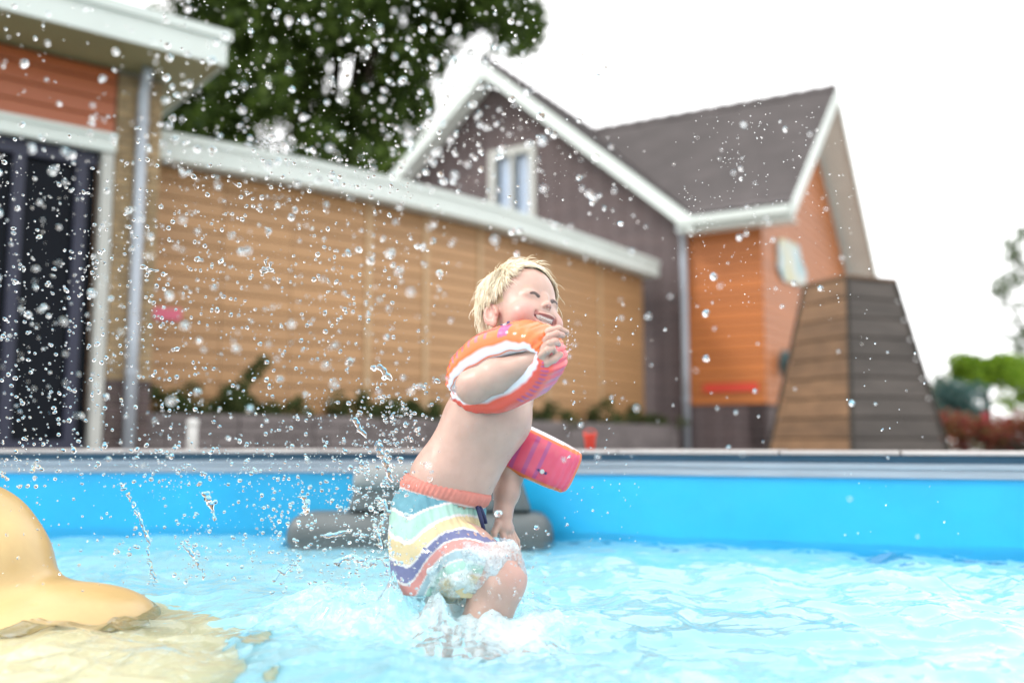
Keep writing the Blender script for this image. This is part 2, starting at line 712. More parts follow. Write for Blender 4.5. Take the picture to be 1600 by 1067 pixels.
# ================================================================== THE SETTING
# ---- pool outline (inner face of the pool wall), counter-clockwise seen from above
POOL = [V(-3.6, 3.86), V(-3.7, 1.5), V(-3.5, -1.2), V(-2.0, -2.6), V(1.6, -2.6), V(3.2, -1.2), V(3.5, 0.8), V(3.1, 2.15),
        V(2.6, 2.84), V(1.75, 3.18), V(0.98, 3.46), V(0.42, 3.72), V(-0.1, 3.88), V(-0.8, 3.94), V(-2.0, 3.92)]
POOL_C = V(-0.1, 0.8)
NP = len(POOL)


def offset_poly(poly, d):
    out = []
    for i in range(len(poly)):
        a, b, c = poly[i - 1], poly[i], poly[(i + 1) % len(poly)]
        n1 = unit(V((b - a)[1], -(b - a)[0]))
        n2 = unit(V((c - b)[1], -(c - b)[0]))
        n = unit(n1 + n2)
        out.append(b + n * d / max(0.4, n @ n1))
    return out


def ring(name, inner, outer, zi, zo, mat, parent=None):
    n = len(inner)
    v = [(*p, zi) for p in inner] + [(*p, zo) for p in outer]
    f = [(i, n + i, n + (i + 1) % n, (i + 1) % n) for i in range(n)]
    return mesh(name, v, f, mat, parent)


COPW = 0.30
cop_out = offset_poly(POOL, COPW)
far = [POOL_C + unit(p - POOL_C) * 900 for p in cop_out]
pave_out = offset_poly(POOL, 0.42)
structure(ring('ground', cop_out, far, GROUND, GROUND, M['grass']))
M['bounce_terrace'] = paint('pale_bounce_paving', (0.50, 0.48, 0.45), 0.85, 0.15, 1.5, bump=0.3, bscale=30)  # pale paving ring added to bounce light up under eaves and soffits
structure(ring('bounce_terrace', offset_poly(POOL, 1.5), [POOL_C + unit(p - POOL_C) * 26 for p in cop_out], GROUND + .004, GROUND + .004, M['bounce_terrace']))

# pool shell
pool = empty('pool', (0, 0, -0.31))
structure(pool)
FLOOR_Z = -0.30
v = [(*p, FLOOR_Z) for p in POOL]
o = mesh('pool_floor', v, [tuple(range(NP))], M['floor'], pool)


def vring(name, poly, z0, z1, mat, parent):
    n = len(poly)
    v = [(*p, z0) for p in poly] + [(*p, z1) for p in poly]
    return mesh(name, v, [(i, n + i, n + (i + 1) % n, (i + 1) % n) for i in range(n)], mat, parent)


def wall_profile(name, rows, mat, parent):
    """rows: list of (offset outward, z) swept round the pool outline"""
    polys = [offset_poly(POOL, r) if r else POOL for r, z in rows]
    v, f = [], []
    for pl, (r, z) in zip(polys, rows):
        v += [(*p, z) for p in pl]
    for k in range(len(rows) - 1):
        for i in range(NP):
            j = (i + 1) % NP
            f.append((k * NP + i, (k + 1) * NP + i, (k + 1) * NP + j, k * NP + j))
    return mesh(name, v, f, mat, parent)


wall_profile('pool_wall', [(0, FLOOR_Z), (0, 0.222)], M['liner'], pool)
wall_profile('liner_band', [(0.0, 0.222), (-0.012, 0.224), (-0.012, 0.243), (-0.007, 0.246), (-0.007, 0.252), (-0.013, 0.255), (-0.013, 0.272), (0.0, 0.274)], M['band'], pool)
wall_profile('liner_strip', [(0.0, 0.274), (0.004, 0.276), (0.004, 0.302), (0.02, 0.3022)], M['tealstrip'], pool)

# coping stones, one by one along the far side, where they can be seen
cop_root = empty('pool_coping', (0, 3.5, GROUND))
structure(cop_root)
for i in range(NP):
    a, b = POOL[i], POOL[(i + 1) % NP]
    ao, bo = cop_out[i], cop_out[(i + 1) % NP]
    Ln = np.linalg.norm(b - a)
    n = max(1, int(round(Ln / 0.46)))
    nrm = unit(V((b - a)[1], -(b - a)[0]))
    for k in range(n):
        t0, t1 = k / n, (k + 1) / n
        g = 0.004 / Ln
        q = [a + (b - a) * (t0 + g) - nrm * 0.018, a + (b - a) * (t1 - g) - nrm * 0.018, ao + (bo - ao) * (t1 - g), ao + (bo - ao) * (t0 + g)]
        dz = rng.uniform(-0.0015, 0.0015)
        z0, z1 = 0.3035, 0.3175 + dz
        qi = [q[0] + nrm * .006, q[1] + nrm * .006, q[2], q[3]]
        vv = [(*p, z0) for p in q] + [(*p, z1 - .005) for p in q] + [(*p, z1) for p in qi]
        ff = [(0, 1, 2, 3)] + [(k_, 4 + k_, 4 + (k_ + 1) % 4, (k_ + 1) % 4) for k_ in range(4)] + [(4 + k_, 8 + k_, 8 + (k_ + 1) % 4, 4 + (k_ + 1) % 4) for k_ in range(4)] + [(11, 10, 9, 8)]
        mesh('coping_stone', vv, ff, M['coping'], cop_root)
M['mortar2'] = paint('dark_joint', (0.16, 0.15, 0.14), 0.95, 0.1)
vring('coping_face', cop_out, GROUND - .01, 0.3028, M['mortar2'], cop_root)
ring('coping_bed', offset_poly(POOL, 0.005), cop_out, 0.3030, 0.3030, M['mortar2'], cop_root)

# ---- left building: rust cladding over a dark glazed door, buff brick pier at the corner
D1 = unit(V(0.781, 0.624))
B1 = V(-D1[1], D1[0])                     # back, away from the viewer
WC = V(-3.0, 7.8)                         # wall corner


def w1(t, back=0.0):                      # t metres left of the corner
    return WC - D1 * t + B1 * back


lb = empty('pool_house', (*WC, GROUND), 'flat roofed pool house with rust cladding above a dark glass door', 'building')
PIER = 0.37
mesh('pier_core', *wallbox(w1(PIER - .006, .012), w1(.006, .012), GROUND, 3.44, 0.5), M['mortar'], lb)
z = GROUND
row = 0
while z < 3.40:
    key = 'dbrick' if z < 0.80 else 'ybrick'
    h = 0.062
    cuts = [0, 0.21, PIER] if row % 2 else [0, 0.10, 0.31, PIER]
    for k in range(len(cuts) - 1):
        piece('brick', key, w1(cuts[k + 1] - .005), w1(cuts[k] + .005), z, z + h, 0.09, lb, bev=0.04)
    # the return round the corner
    c2 = [0.095, 0.30, 0.5] if row % 2 else [0.095, 0.2, 0.41, 0.5]
    for k in range(len(c2) - 1):
        piece('brick', key, w1(0, c2[k] + .005), w1(0, c2[k + 1] - .005), z, z + h, 0.09, lb, bev=0.04)
    z += 0.073
    row += 1
# cladding above the door, wall behind it
LINT0, LINT1 = 2.72, 2.86
mesh('wall_core', *wallbox(w1(3.2, .03), w1(PIER, .03), LINT0, 3.44, 0.4), M['darkgap'], lb)
zz = LINT1 + 0.004
k = 0
while zz < 3.43:
    z1 = min(zz + 0.155, 3.44)
    piece('plank', 'rust', w1(3.2, .004), w1(PIER + .012, .004), zz, z1 - 0.012, 0.024, lb, bev=0.1)
    zz = z1
lint = mesh('lintel', *wallbox(w1(3.2, -.05), w1(PIER + .005, -.05), LINT0, LINT1, 0.08), M['trim'], lb)
mesh('lintel_lip', *wallbox(w1(3.2, -.075), w1(PIER + .005, -.075), LINT1 - .03, LINT1 + .006, 0.026), M['trim'], lint)
mesh('door_jamb', *wallbox(w1(PIER + .10, -.02), w1(PIER + .01, -.02), GROUND, LINT0 - .002, 0.1), M['jamb'], lb)
door = mesh('door', *wallbox(w1(3.2, .12), w1(PIER + .11, .12), GROUND, LINT0 - .003, 0.03), M['dglass'], lb)
for t in (0.56, 1.02, 1.95, 2.9):
    mesh('door_stile', *wallbox(w1(t + .085, .06), w1(t, .06), GROUND + .0, LINT0 - .12, 0.055), M['navy'], door)
mesh('door_head', *wallbox(w1(3.2, .055), w1(PIER + .12, .055), LINT0 - .118, LINT0 - .004, 0.06), M['navy'], door)
mesh('door_rail', *wallbox(w1(3.2, .058), w1(PIER + .12, .058), GROUND, GROUND + .16, 0.055), M['navy'], door)
# roof slab: soffit, fascia with drip edge, top
E0 = V(-2.36, 7.476)                      # fascia corner
def e1(t, back=0.0):
    return E0 - D1 * t + B1 * back
SOF, FT = 3.45, 3.70
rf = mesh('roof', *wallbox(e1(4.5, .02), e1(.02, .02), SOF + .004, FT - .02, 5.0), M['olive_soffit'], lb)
mesh('fascia_board', *wallbox(e1(4.5), e1(0), SOF - .012, FT, 0.019), M['trim'], rf)
mesh('fascia_board', *wallbox(e1(0, .02), e1(0, 5.0), SOF - .012, FT, 0.019), M['trim'], rf)
mesh('drip_edge', *wallbox(e1(4.5, -.03), e1(-.03, -.03), FT - .05, FT + .03, 0.028), M['trim'], rf)
mesh('drip_edge', *wallbox(e1(-.03, 0), e1(-.03, 5.0), FT - .05, FT + .03, 0.028), M['trim'], rf)
# downpipe with brackets
P = w1(0.185, -0.075)
dp = mesh('downpipe', *tube([(*P, GROUND), (*P, 1.2), (*P, 2.3), (*P, 3.25), (*(P - B1 * .06), 3.38), (*(P - B1 * .12), 3.447)], 0.046, 14), M['pipe'], lb, smooth=True)
for zb in (0.9, 2.0, 3.0):
    mesh('pipe_bracket', *tube([(*P, zb), (*P, zb + .03)], 0.054, 14), M['pipe'], dp)

# ---- curved tan wall with flat roof
ROOFZ = 3.15
FPTS = [V(-4.05, 7.72), V(-3.31, 8.23), V(-2.63, 8.73), V(-2.06, 9.18), V(-1.36, 9.78), V(-0.78, 10.36), V(-0.17, 11.02), V(0.70, 12.22), V(2.31, 14.53)]


def off_line(pts, d):
    out = []
    for i in range(len(pts)):
        a, c = pts[max(i - 1, 0)], pts[min(i + 1, len(pts) - 1)]
        t = unit(c - a)
        out.append(pts[i] + V(-t[1], t[0]) * d)
    return out


tw = empty('curved_wall', (*FPTS[4], GROUND), 'long curved tan plank wall with a pale flat roof edge', 'wall')
WL = off_line(FPTS, 0.28)
def strip(name, front, back, z0, z1, mat, parent):
    n = len(front)
    v = [(*p, z0) for p in front] + [(*p, z1) for p in front] + [(*p, z0) for p in back] + [(*p, z1) for p in back]
    f = []
    for i in range(n - 1):
        f += [(i, i + 1, n + i + 1, n + i), (n + i, n + i + 1, 3 * n + i + 1, 3 * n + i), (2 * n + i + 1, 2 * n + i, 3 * n + i, 3 * n + i + 1), (i + 1, i, 2 * n + i, 2 * n + i + 1)]
    f += [(0, n, 3 * n, 2 * n), (n - 1, 3 * n - 1, 4 * n - 1, 2 * n - 1)]
    return mesh(name, v, f, mat, parent)


strip('wall_core', off_line(FPTS, 0.31), off_line(FPTS, 0.55), GROUND, ROOFZ - .02, M['darkgap'], tw)
rfl = strip('roof', off_line(FPTS, 0.022), off_line(FPTS, 0.9), ROOFZ - .20, ROOFZ - .015, M['soffit'], tw)
for i in range(len(FPTS) - 1):
    mesh('fascia_board', *wallbox(FPTS[i], FPTS[i + 1], ROOFZ - .235, ROOFZ, 0.02), M['trim'], rfl)
    d_ = unit(FPTS[i + 1] - FPTS[i])
    nb = V(d_[1], -d_[0]) * 0.02
    mesh('drip_edge', *wallbox(FPTS[i] + nb, FPTS[i + 1] + nb, ROOFZ - .05, ROOFZ + .02, 0.0185), M['trim'], rfl)
endp = FPTS[-1]
mesh('fascia_board', *wallbox(endp, off_line(FPTS, 0.9)[-1], ROOFZ - .235, ROOFZ, 0.02), M['trim'], rfl)
for i in range(len(WL) - 1):
    a, b = WL[i], WL[i + 1]
    Ln = np.linalg.norm(b - a)
    u = (b - a) / Ln
    nseg = 2 if Ln > 2 else 1
    for s in range(nseg):
        aa, bb = a + (b - a) * s / nseg, a + (b - a) * (s + 1) / nseg
        zz = 0.62
        gp0, gp1 = (.03 if (i >= 4 or s) else .003), (.03 if (i + 1 >= 4) else .003)
        while zz < ROOFZ - .22:
            z1 = min(zz + 0.145, ROOFZ - .21)
            piece('plank', 'tan', aa + u * gp0, bb - u * gp1, zz, z1 - .012, 0.026, tw, bev=0.12)
            zz = z1
        if i >= 4 or s:
            nb = V(u[1], -u[0])
            piece('batten', 'batten', aa - u * .035 + nb * .014, aa + u * .035 + nb * .014, 0.60, ROOFZ - .215, 0.03, tw, bev=0.1)
# plinth below the cladding
strip('plinth', off_line(FPTS, 0.285), off_line(FPTS, 0.309), GROUND, 0.605, M['dbrick'], tw)

# ---- planter of stone blocks in front of the curved wall
pl = empty('planter', (*FPTS[4], GROUND), 'low planter of grey brown blocks along the foot of the curved wall', 'planter')
PF = off_line(FPTS, -0.28)
PF = PF[1:]
PB = off_line(FPTS, 0.25)[1:]
strip('soil', off_line(PF, 0.09), PB, GROUND, 0.565, M['bark'], pl)
for i in range(len(PF) - 1):
    a, b = PF[i], PF[i + 1]
    Ln = np.linalg.norm(b - a)
    n = max(1, int(round(Ln / 0.36)))
    for r_ in range(4):
        z0 = GROUND + r_ * 0.100
        sh = (0.5 if r_ % 2 else 0.0)
        ts = [0] + [(k + sh) / n for k in range(0 if sh else 1, n)] + [1]
        for k in range(len(ts) - 1):
            g = 0.006 / Ln
            j = rng.uniform(-.008, .008)
            nb = unit(V((b - a)[1], -(b - a)[0])) * j
            piece('block', 'planter', a + (b - a) * (ts[k] + g) + nb, a + (b - a) * (ts[k + 1] - g) + nb, z0, z0 + 0.094, 0.10, pl, bev=0.07)

# ---- brown brick house with a gabled front and an orange clad wing
D2 = V(math.cos(R(-30)), math.sin(R(-30)))
B2 = V(0.5, math.cos(R(30)))
HC0 = V(2.74, 14.7)                      # foot of the corner with the downpipe


def h(s, t):
    return HC0 + D2 * s + B2 * t


hs_ = empty('gabled_house', (*HC0, GROUND), 'dark brown brick house with white gable boards and an orange clad wing', 'house')
EAVE = 3.88
PITCHM = 0.86
AP_S = -3.50                              # ridge line of the main gable
AP_Z = EAVE + PITCHM * 3.62
LEFT_S = 2 * AP_S
# gable wall (pentagon prism)
def prism(poly2, t0, t1, fn):
    n = len(poly2)
    v = [(*fn(s, t0), z) for s, z in poly2] + [(*fn(s, t1), z) for s, z in poly2]
    f = [tuple(range(n)), tuple(range(2 * n - 1, n - 1, -1))] + [((i + 1) % n, i, n + i, n + (i + 1) % n) for i in range(n)]
    return v, f


# leave a real opening for the window
WIN_S0, WIN_S1, WIN_Z0, WIN_Z1 = -3.60, -2.72, 4.15, 5.52
gz = lambda s: AP_Z - .12 - PITCHM * abs(s - AP_S)
for poly in ([(LEFT_S, GROUND), (WIN_S0, GROUND), (WIN_S0, gz(WIN_S0)), (LEFT_S, gz(LEFT_S))],
             [(WIN_S1, GROUND), (0, GROUND), (0, gz(0)), (WIN_S1, gz(WIN_S1))],
             [(WIN_S0, GROUND), (WIN_S1, GROUND), (WIN_S1, WIN_Z0), (WIN_S0, WIN_Z0)],
             [(WIN_S0, WIN_Z1), (WIN_S1, WIN_Z1), (WIN_S1, gz(WIN_S1)), (AP_S, gz(AP_S)), (WIN_S0, gz(WIN_S0))]):
    mesh('wall', *prism(poly, 0.0, 0.3, h), M['brownbrick'], hs_)
mesh('side_wall', *wallbox(h(0, 0.302), h(0, 6), GROUND, EAVE - .1, 0.3), M['brownbrick'], hs_)
# window
win = mesh('window', *wallbox(h(WIN_S0 + .08, .10), h(WIN_S1 - .08, .10), WIN_Z0 + .08, WIN_Z1 - .08, 0.012), M['wglass'], hs_)
for a_, b_, c_, d_ in ((WIN_S0 - .04, WIN_S0 + .09, WIN_Z0 - .04, WIN_Z1 + .04), (WIN_S1 - .09, WIN_S1 + .04, WIN_Z0 - .04, WIN_Z1 + .04),
                       (WIN_S0 + .091, WIN_S1 - .091, WIN_Z1 - .09, WIN_Z1 + .04), (WIN_S0 + .091, WIN_S1 - .091, WIN_Z0 - .04, WIN_Z0 + .09),
                       ((WIN_S0 + WIN_S1) / 2 - .03, (WIN_S0 + WIN_S1) / 2 + .03, WIN_Z0 + .091, WIN_Z1 - .091)):
    mesh('frame', *wallbox(h(a_, -.03), h(b_, -.03), c_, d_, 0.125), M['jamb'], win)
# pleated net curtain in two halves
for k, (s0, s1) in enumerate(((WIN_S0 + .1, -3.18), (-3.14, WIN_S1 - .1))):
    n = 40
    v, f = [], []
    for i in range(n + 1):
        p = h(s0 + (s1 - s0) * i / n, .135 + .014 * math.sin(i * 1.3))
        v += [(*p, WIN_Z0 + .03), (*p, WIN_Z1 - .03)]
    f = [(2 * i, 2 * i + 2, 2 * i + 3, 2 * i + 1) for i in range(n)]
    mesh('curtain', v, f, M['curtain'], win)
mesh('room', *wallbox(h(WIN_S0, .29), h(WIN_S1, .29), WIN_Z0, WIN_Z1, .02), M['darkgap'], win)


def roof_slope(name, p_eave0, p_eave1, p_ridge0, p_ridge1, parent, tile=0.30, col=0.30, amp=0.022, step=0.03):
    """pantile field as geometry: courses step down, columns roll"""
    pe0, pe1, pr0, pr1 = [np.array(p, float) for p in (p_eave0, p_eave1, p_ridge0, p_ridge1)]
    wid = np.linalg.norm(pe1 - pe0)
    slope = np.linalg.norm(pr0 - pe0)
    nrm = unit(np.cross(pe1 - pe0, pr0 - pe0))
    if nrm[2] < 0:
        nrm = -nrm
    nu = int(wid / col) * 6
    nr = int(round(slope / tile))
    rows = []
    for r_ in range(nr):
        rows += [(r_ / nr, step), ((r_ + 1) / nr - 1e-4, 0.0)]
    us = np.linspace(0, 1, nu + 1)
    wave = amp * np.abs(np.sin(us * nu / 6 * math.pi))
    v = []
    for tt, hh in rows:
        a = pe0 + (pr0 - pe0) * tt
        b = pe1 + (pr1 - pe1) * tt
        v.append(a[None] + (b - a)[None] * us[:, None] + nrm[None] * (hh + wave)[:, None])
    v = np.concatenate(v)
    q = []
    w_ = nu + 1
    ii = np.arange(nu)
    for r_ in range(len(rows) - 1):
        q.append(np.stack([r_ * w_ + ii, r_ * w_ + ii + 1, (r_ + 1) * w_ + ii + 1, (r_ + 1) * w_ + ii], 1))
    return stuff(mesh(name, v, np.concatenate(q), M['roof'], parent))


def p3(s, t, z):
    q = h(s, t)
    return V(q[0], q[1], z)


OH = 0.42                                 # gable overhang to the front
roof = empty('roof', (0, 0, 0))
roof.parent = hs_
roof.location = (0, 0, EAVE - GROUND)
EO = 0.30                                 # eave overhang sideways
ez = EAVE - 0.0
zr = AP_Z + 0.06
zR_e = zr - PITCHM * (EO - AP_S)
roof_slope('roof_tiles', p3(EO, -OH, zR_e), p3(EO, 9, zR_e), p3(AP_S, -OH, zr), p3(AP_S, 9, zr), roof)
roof_slope('roof_tiles', p3(LEFT_S - EO, -OH, zR_e), p3(LEFT_S - EO, 9, zR_e), p3(AP_S, -OH, zr), p3(AP_S, 9, zr), roof)


def board(name, a, b, drop, th_dir, th, mat, parent, top_cut=0.0):
    """sloping or level board: top edge a->b, hanging by drop, thickness along th_dir"""
    a, b = np.array(a, float), np.array(b, float)
    t = V(*th_dir) if len(th_dir) == 3 else V(th_dir[0], th_dir[1], 0)
    t = unit(t) * th
    dz = V(0, 0, drop)
    v = [a - dz, b - dz, b - dz + t, a - dz + t, a, b, b + t, a + t]
    return mesh(name, v, BOXF, mat, parent)


for sgn in (1, -1):
    s_e = EO if sgn > 0 else LEFT_S - EO
    board('barge_board', p3(AP_S, -OH - .03, zr - .0), p3(s_e, -OH - .03, zR_e - .0), 0.27, B2, 0.028, M['trim'], roof)
    # sloping soffit under the overhang
    n_ = 0.20
    v = [p3(AP_S, -OH, zr - n_), p3(s_e, -OH, zR_e - n_), p3(s_e, 0.29, zR_e - n_), p3(AP_S, .29, zr - n_)]
    v += [q + V(0, 0, .03) for q in v]
    mesh('soffit', v, BOXF, M['soffit'], roof)

# wing: ridge runs parallel to the gable front
WING_W = 7.0
WP = 0.78                                 # pitch of the wing roof
WR_T = WING_W / 2
WEND = 1.24                               # wing wall corner
WOH = 1.78                                # roof end
WE_T = -0.36
wz_e = EAVE - 0.06
wz_r = wz_e + WP * (WR_T - WE_T)
roof_slope('roof_tiles', p3(0.02, WE_T, wz_e), p3(WOH, WE_T, wz_e), p3(-3.25, WR_T, wz_r), p3(WOH, WR_T, wz_r), roof)
roof_slope('roof_tiles', p3(-1.5, WING_W - WE_T, wz_e), p3(WOH, WING_W - WE_T, wz_e), p3(-3.25, WR_T, wz_r), p3(WOH, WR_T, wz_r), roof)
# ridge tiles
def ridge(s0, t0, s1, t1, zt):
    n = int(round(math.hypot(s1 - s0, t1 - t0) / 0.34))
    for k in range(n):
        a = p3(s0 + (s1 - s0) * k / n, t0 + (t1 - t0) * k / n, zt + 0.012)
        b = p3(s0 + (s1 - s0) * (k + 1.12) / n, t0 + (t1 - t0) * (k + 1.12) / n, zt + 0.034)
        mesh('ridge_tile', *tube([a, a + (b - a) * .9, b], [0.105, 0.115, 0.125], 10), M['roof'], roof, smooth=False)
ridge(-3.2, WR_T, WOH - .05, WR_T, wz_r)
ridge(AP_S, -OH, AP_S, 5, zr)
# wing barge boards at the right-hand end
for t_e in (WE_T, WING_W - WE_T):
    board('barge_board', p3(WOH + .03, WR_T, wz_r + .03), p3(WOH + .03, t_e, wz_e + .03), 0.25, -D2, 0.028, M['trim'], roof)
    v = [p3(WEND - .2, WR_T, wz_r - .17), p3(WOH, WR_T, wz_r - .17), p3(WOH, t_e, wz_e - .17), p3(WEND - .2, t_e, wz_e - .17)]
    v += [q + V(0, 0, .03) for q in v]
    mesh('soffit', v, BOXF, M['soffit'], roof)
# gutter and eave board along the wing front
gut = board('eave_board', p3(0.05, WE_T - .01, wz_e - .03), p3(WOH, WE_T - .01, wz_e - .03), 0.20, B2, 0.03, M['trim'], roof)
board('gutter', p3(0.05, WE_T - .13, wz_e - .03), p3(WOH, WE_T - .13, wz_e - .03), 0.11, B2, 0.118, M['trim'], roof)
v = [p3(0, WE_T + .02, wz_e - .21), p3(WOH, WE_T + .02, wz_e - .21), p3(WOH, .05, wz_e - .21), p3(0, .05, wz_e - .21)]
v += [q + V(0, 0, .02) for q in v]
mesh('soffit', v, BOXF, M['soffit'], roof)
# wing walls, orange planks over a brown brick plinth
wc = mesh('wing_wall', *wallbox(h(0.03, .03), h(WEND - .03, .03), GROUND, EAVE - .2, 0.25), M['brownbrick'], hs_)
PL0 = 0.92
zz = PL0
while zz < EAVE - .26:
    z1 = min(zz + .16, EAVE - .25)
    piece('plank', 'orange', h(0.05, 0), h(WEND - .01, 0), zz, z1 - .012, 0.028, hs_, bev=0.1)
    zz = z1
GE = [(0.03, GROUND), (WING_W, GROUND), (WING_W, EAVE - .2), (WR_T, wz_r - .28), (0.03, EAVE - .2)]
# end wall as a prism across D2
n = len(GE)
v = [(*h(WEND - .03, t), z) for t, z in GE] + [(*h(WEND - .3, t), z) for t, z in GE]
f = [tuple(range(n)), tuple(range(2 * n - 1, n - 1, -1))] + [((i + 1) % n, i, n + i, n + (i + 1) % n) for i in range(n)]
mesh('end_wall', v, f, M['brownbrick'], hs_)
zz = PL0
topz = lambda t: wz_r - .22 - PITCHM * abs(t - WR_T)
while zz < wz_r - .4:
    z1 = zz + .16
    t0, t1 = 0.0, WING_W
    if z1 > EAVE - .25:
        lim = (wz_r - .26 - z1) / WP
        t0, t1 = max(0.0, WR_T - lim), min(WING_W, WR_T + lim)
    if t1 - t0 > .2:
        # three boards long
        cuts = [t0] + [c for c in (2.0, 4.0, 5.6) if t0 + .1 < c < t1 - .1] + [t1]
        for k in range(len(cuts) - 1):
            piece('plank', 'orange', h(WEND, cuts[k] + .004), h(WEND, cuts[k + 1] - .004), zz, z1 - .012, 0.028, hs_, bev=0.1)
    zz = z1
P = h(0.02, -0.09)
dp = mesh('downpipe', *tube([(*P, GROUND), (*P, 1.5), (*P, 3.2), (*P, EAVE - .3), (*(P - B2 * .2), EAVE - .2)], 0.055, 12), M['pipe'], hs_, smooth=True)
for zb in (1.0, 2.4):
    mesh('pipe_bracket', *tube([(*P, zb), (*P, zb + .04)], 0.064, 12), M['pipe'], dp)

# ---- plank tower
def tower():
    fr = at(1335, 700, 8.0)
    c = V(fr[0] + .30, fr[1] + .80)
    t = empty('plank_tower', (c[0], c[1], GROUND), 'tapering tower of weathered brown planks beside the pool', 'tower')
    ang = R(-22)
    H = 1.83 - GROUND
    rb, rt = 0.80, 0.405
    zt = 1.83

    def corner(k, z, ins=0.0):
        r = rb + (rt - rb) * (z - GROUND) / H - ins
        a = ang - math.pi / 2 + k * math.pi / 2
        return V(c[0] + r * math.cos(a), c[1] + r * math.sin(a), z)
    core_b = [corner(k, GROUND, .035) for k in range(4)]
    core_t = [corner(k, zt - .01, .035) for k in range(4)]
    mesh('core', *hexa(core_b, core_t), M['darkgap'], t)
    n = 9
    hh = H / n
    for k in range(4):
        for i in range(n):
            z0, z1 = GROUND + i * hh + (0.006 if i else 0), GROUND + (i + 1) * hh - .008
            jog = rng.uniform(-.006, .006)
            a0, b0 = corner(k, z0, jog), corner((k + 1) % 4, z0, jog)
            a1, b1 = corner(k, z1, jog), corner((k + 1) % 4, z1, jog)
            d = unit(b0 - a0)
            nrm = V(-d[1], d[0], 0) * 0.026
            g = d * 0.012
            mesh('plank', *hexa([a0 + g, b0 - g, b0 - g + nrm, a0 + g + nrm], [a1 + g, b1 - g, b1 - g + nrm, a1 + g + nrm]), M['plankwood'] if k == 3 else M['plankshade'], t)
        a, b = corner(k, GROUND, -.004), corner(k, zt, -.004)
        mesh('corner_post', *tube([a, b], [0.02, 0.018], 6), M['darkgap'], t)
    top = [corner(k, zt, -.02) for k in range(4)]
    mesh('cap', *hexa([q + V(0, 0, .002) for q in top], [q + V(0, 0, .03) for q in top]), M['plankwood'], t)
    return t


tower()

# ---- things on the walls
def wall_point_tan(px, py):
    """where the sight line meets the tan wall line (chord search)"""
    best = None
    for i in range(len(WL) - 1):
        a, b = WL[i], WL[i + 1]
        for t in np.linspace(0, 1, 80):
            q = a + (b - a) * t
            x = 800 + FPX * q[0] / q[1]
            if best is None or abs(x - px) < best[0]:
                best = (abs(x - px), q, unit(b - a))
    return best[1], best[2]


q, u = wall_point_tan(243, 490)
nb = V(u[1], -u[0])
zc = at(243, 490, q[1])[2]
sg = mesh('pink_plate', *wallbox(q - u * .20 + nb * .03, q + u * .20 + nb * .03, zc - .055, zc + .055, .028), M['pink'], None)
tag(sg, 'small pink plate on the tan wall beside the brick pier', 'plate')
zc = at(1150, 604, 14.1)[2]
sg = mesh('red_strip', *wallbox(h(0.28, -.03), h(1.12, -.03), zc - .055, zc + .055, .028), M['red'], None)
tag(sg, 'bright red strip fixed low on the orange wing wall', 'plate')


def banner():
    t0, t1 = .8, 2.75
    zc = at(1268, 402, 15.2)[2]
    outline = [(t0, zc - .25), (t0 + .35, zc - .42), (t1 - .1, zc - .30), (t1, zc - .05), (t1 - .35, zc + .12), (t1 - .55, zc + .36), (t0 + .35, zc + .28), (t0 + .05, zc + .22)]
    n = len(outline)
    v = [(*h(WEND + .05, t), z) for t, z in outline] + [(*h(WEND + .01, t), z) for t, z in outline]
    f = [tuple(range(n)), tuple(range(2 * n - 1, n - 1, -1))] + [((i + 1) % n, i, n + i, n + (i + 1) % n) for i in range(n)]
    m, nt, b, L = new_mat('banner_print')
    tcn = nt.nodes.new('ShaderNodeTexCoord')
    no = nt.nodes.new('ShaderNodeTexNoise')
    no.inputs['Scale'].default_value = 2.4
    L.new(tcn.outputs['Object'], no.inputs['Vector'])
    cr = nt.nodes.new('ShaderNodeValToRGB')
    e = cr.color_ramp.elements
    e[0].position, e[0].color = .36, (0.20, 0.36, 0.40, 1)
    e[1].position, e[1].color = .62, (0.45, 0.42, 0.22, 1)
    k = e.new(.48)
    k.color = (0.42, 0.48, 0.50, 1)
    L.new(no.outputs[0], cr.inputs[0])
    L.new(cr.outputs[0], b.inputs['Base Color'])
    b.inputs['Roughness'].default_value = .5
    o = mesh('painted_sign', v, f, m)
    tag(o, 'irregular pale blue and yellow sign high on the orange gable end', 'sign')


banner()
c = h(WEND + .10, 0.75)
zc = at(1223, 565, 14.0)[2]
v, f = [], []
bm = bmesh.new()
bmesh.ops.create_uvsphere(bm, u_segments=14, v_segments=10, radius=1)
for vv in bm.verts:
    q = vv.co
    v.append((c[0] + q.x * .08, c[1] + q.y * .09, zc + q.z * .26 + .03 * (1 - q.z)))
f = [tuple(x.index for x in fc.verts) for fc in bm.faces]
bm.free()
o = mesh('wall_lamp', v, f, M['tealfit'], None, smooth=True)
tag(o, 'dark teal oval fitting on the orange wall left of the plank tower', 'lamp')

# ---- small things behind the coping
def lathe(prof, c, n=20):
    v, f = [], []
    for r, z in prof:
        for k in range(n):
            a = 2 * math.pi * k / n
            v.append((c[0] + r * math.cos(a), c[1] + r * math.sin(a), c[2] + z))
    for i in range(len(prof) - 1):
        for k in range(n):
            k2 = (k + 1) % n
            f.append((i * n + k, i * n + k2, (i + 1) * n + k2, (i + 1) * n + k))
    f.append(tuple(range(n))[::-1])
    f.append(tuple((len(prof) - 1) * n + k for k in range(n)))
    return v, f


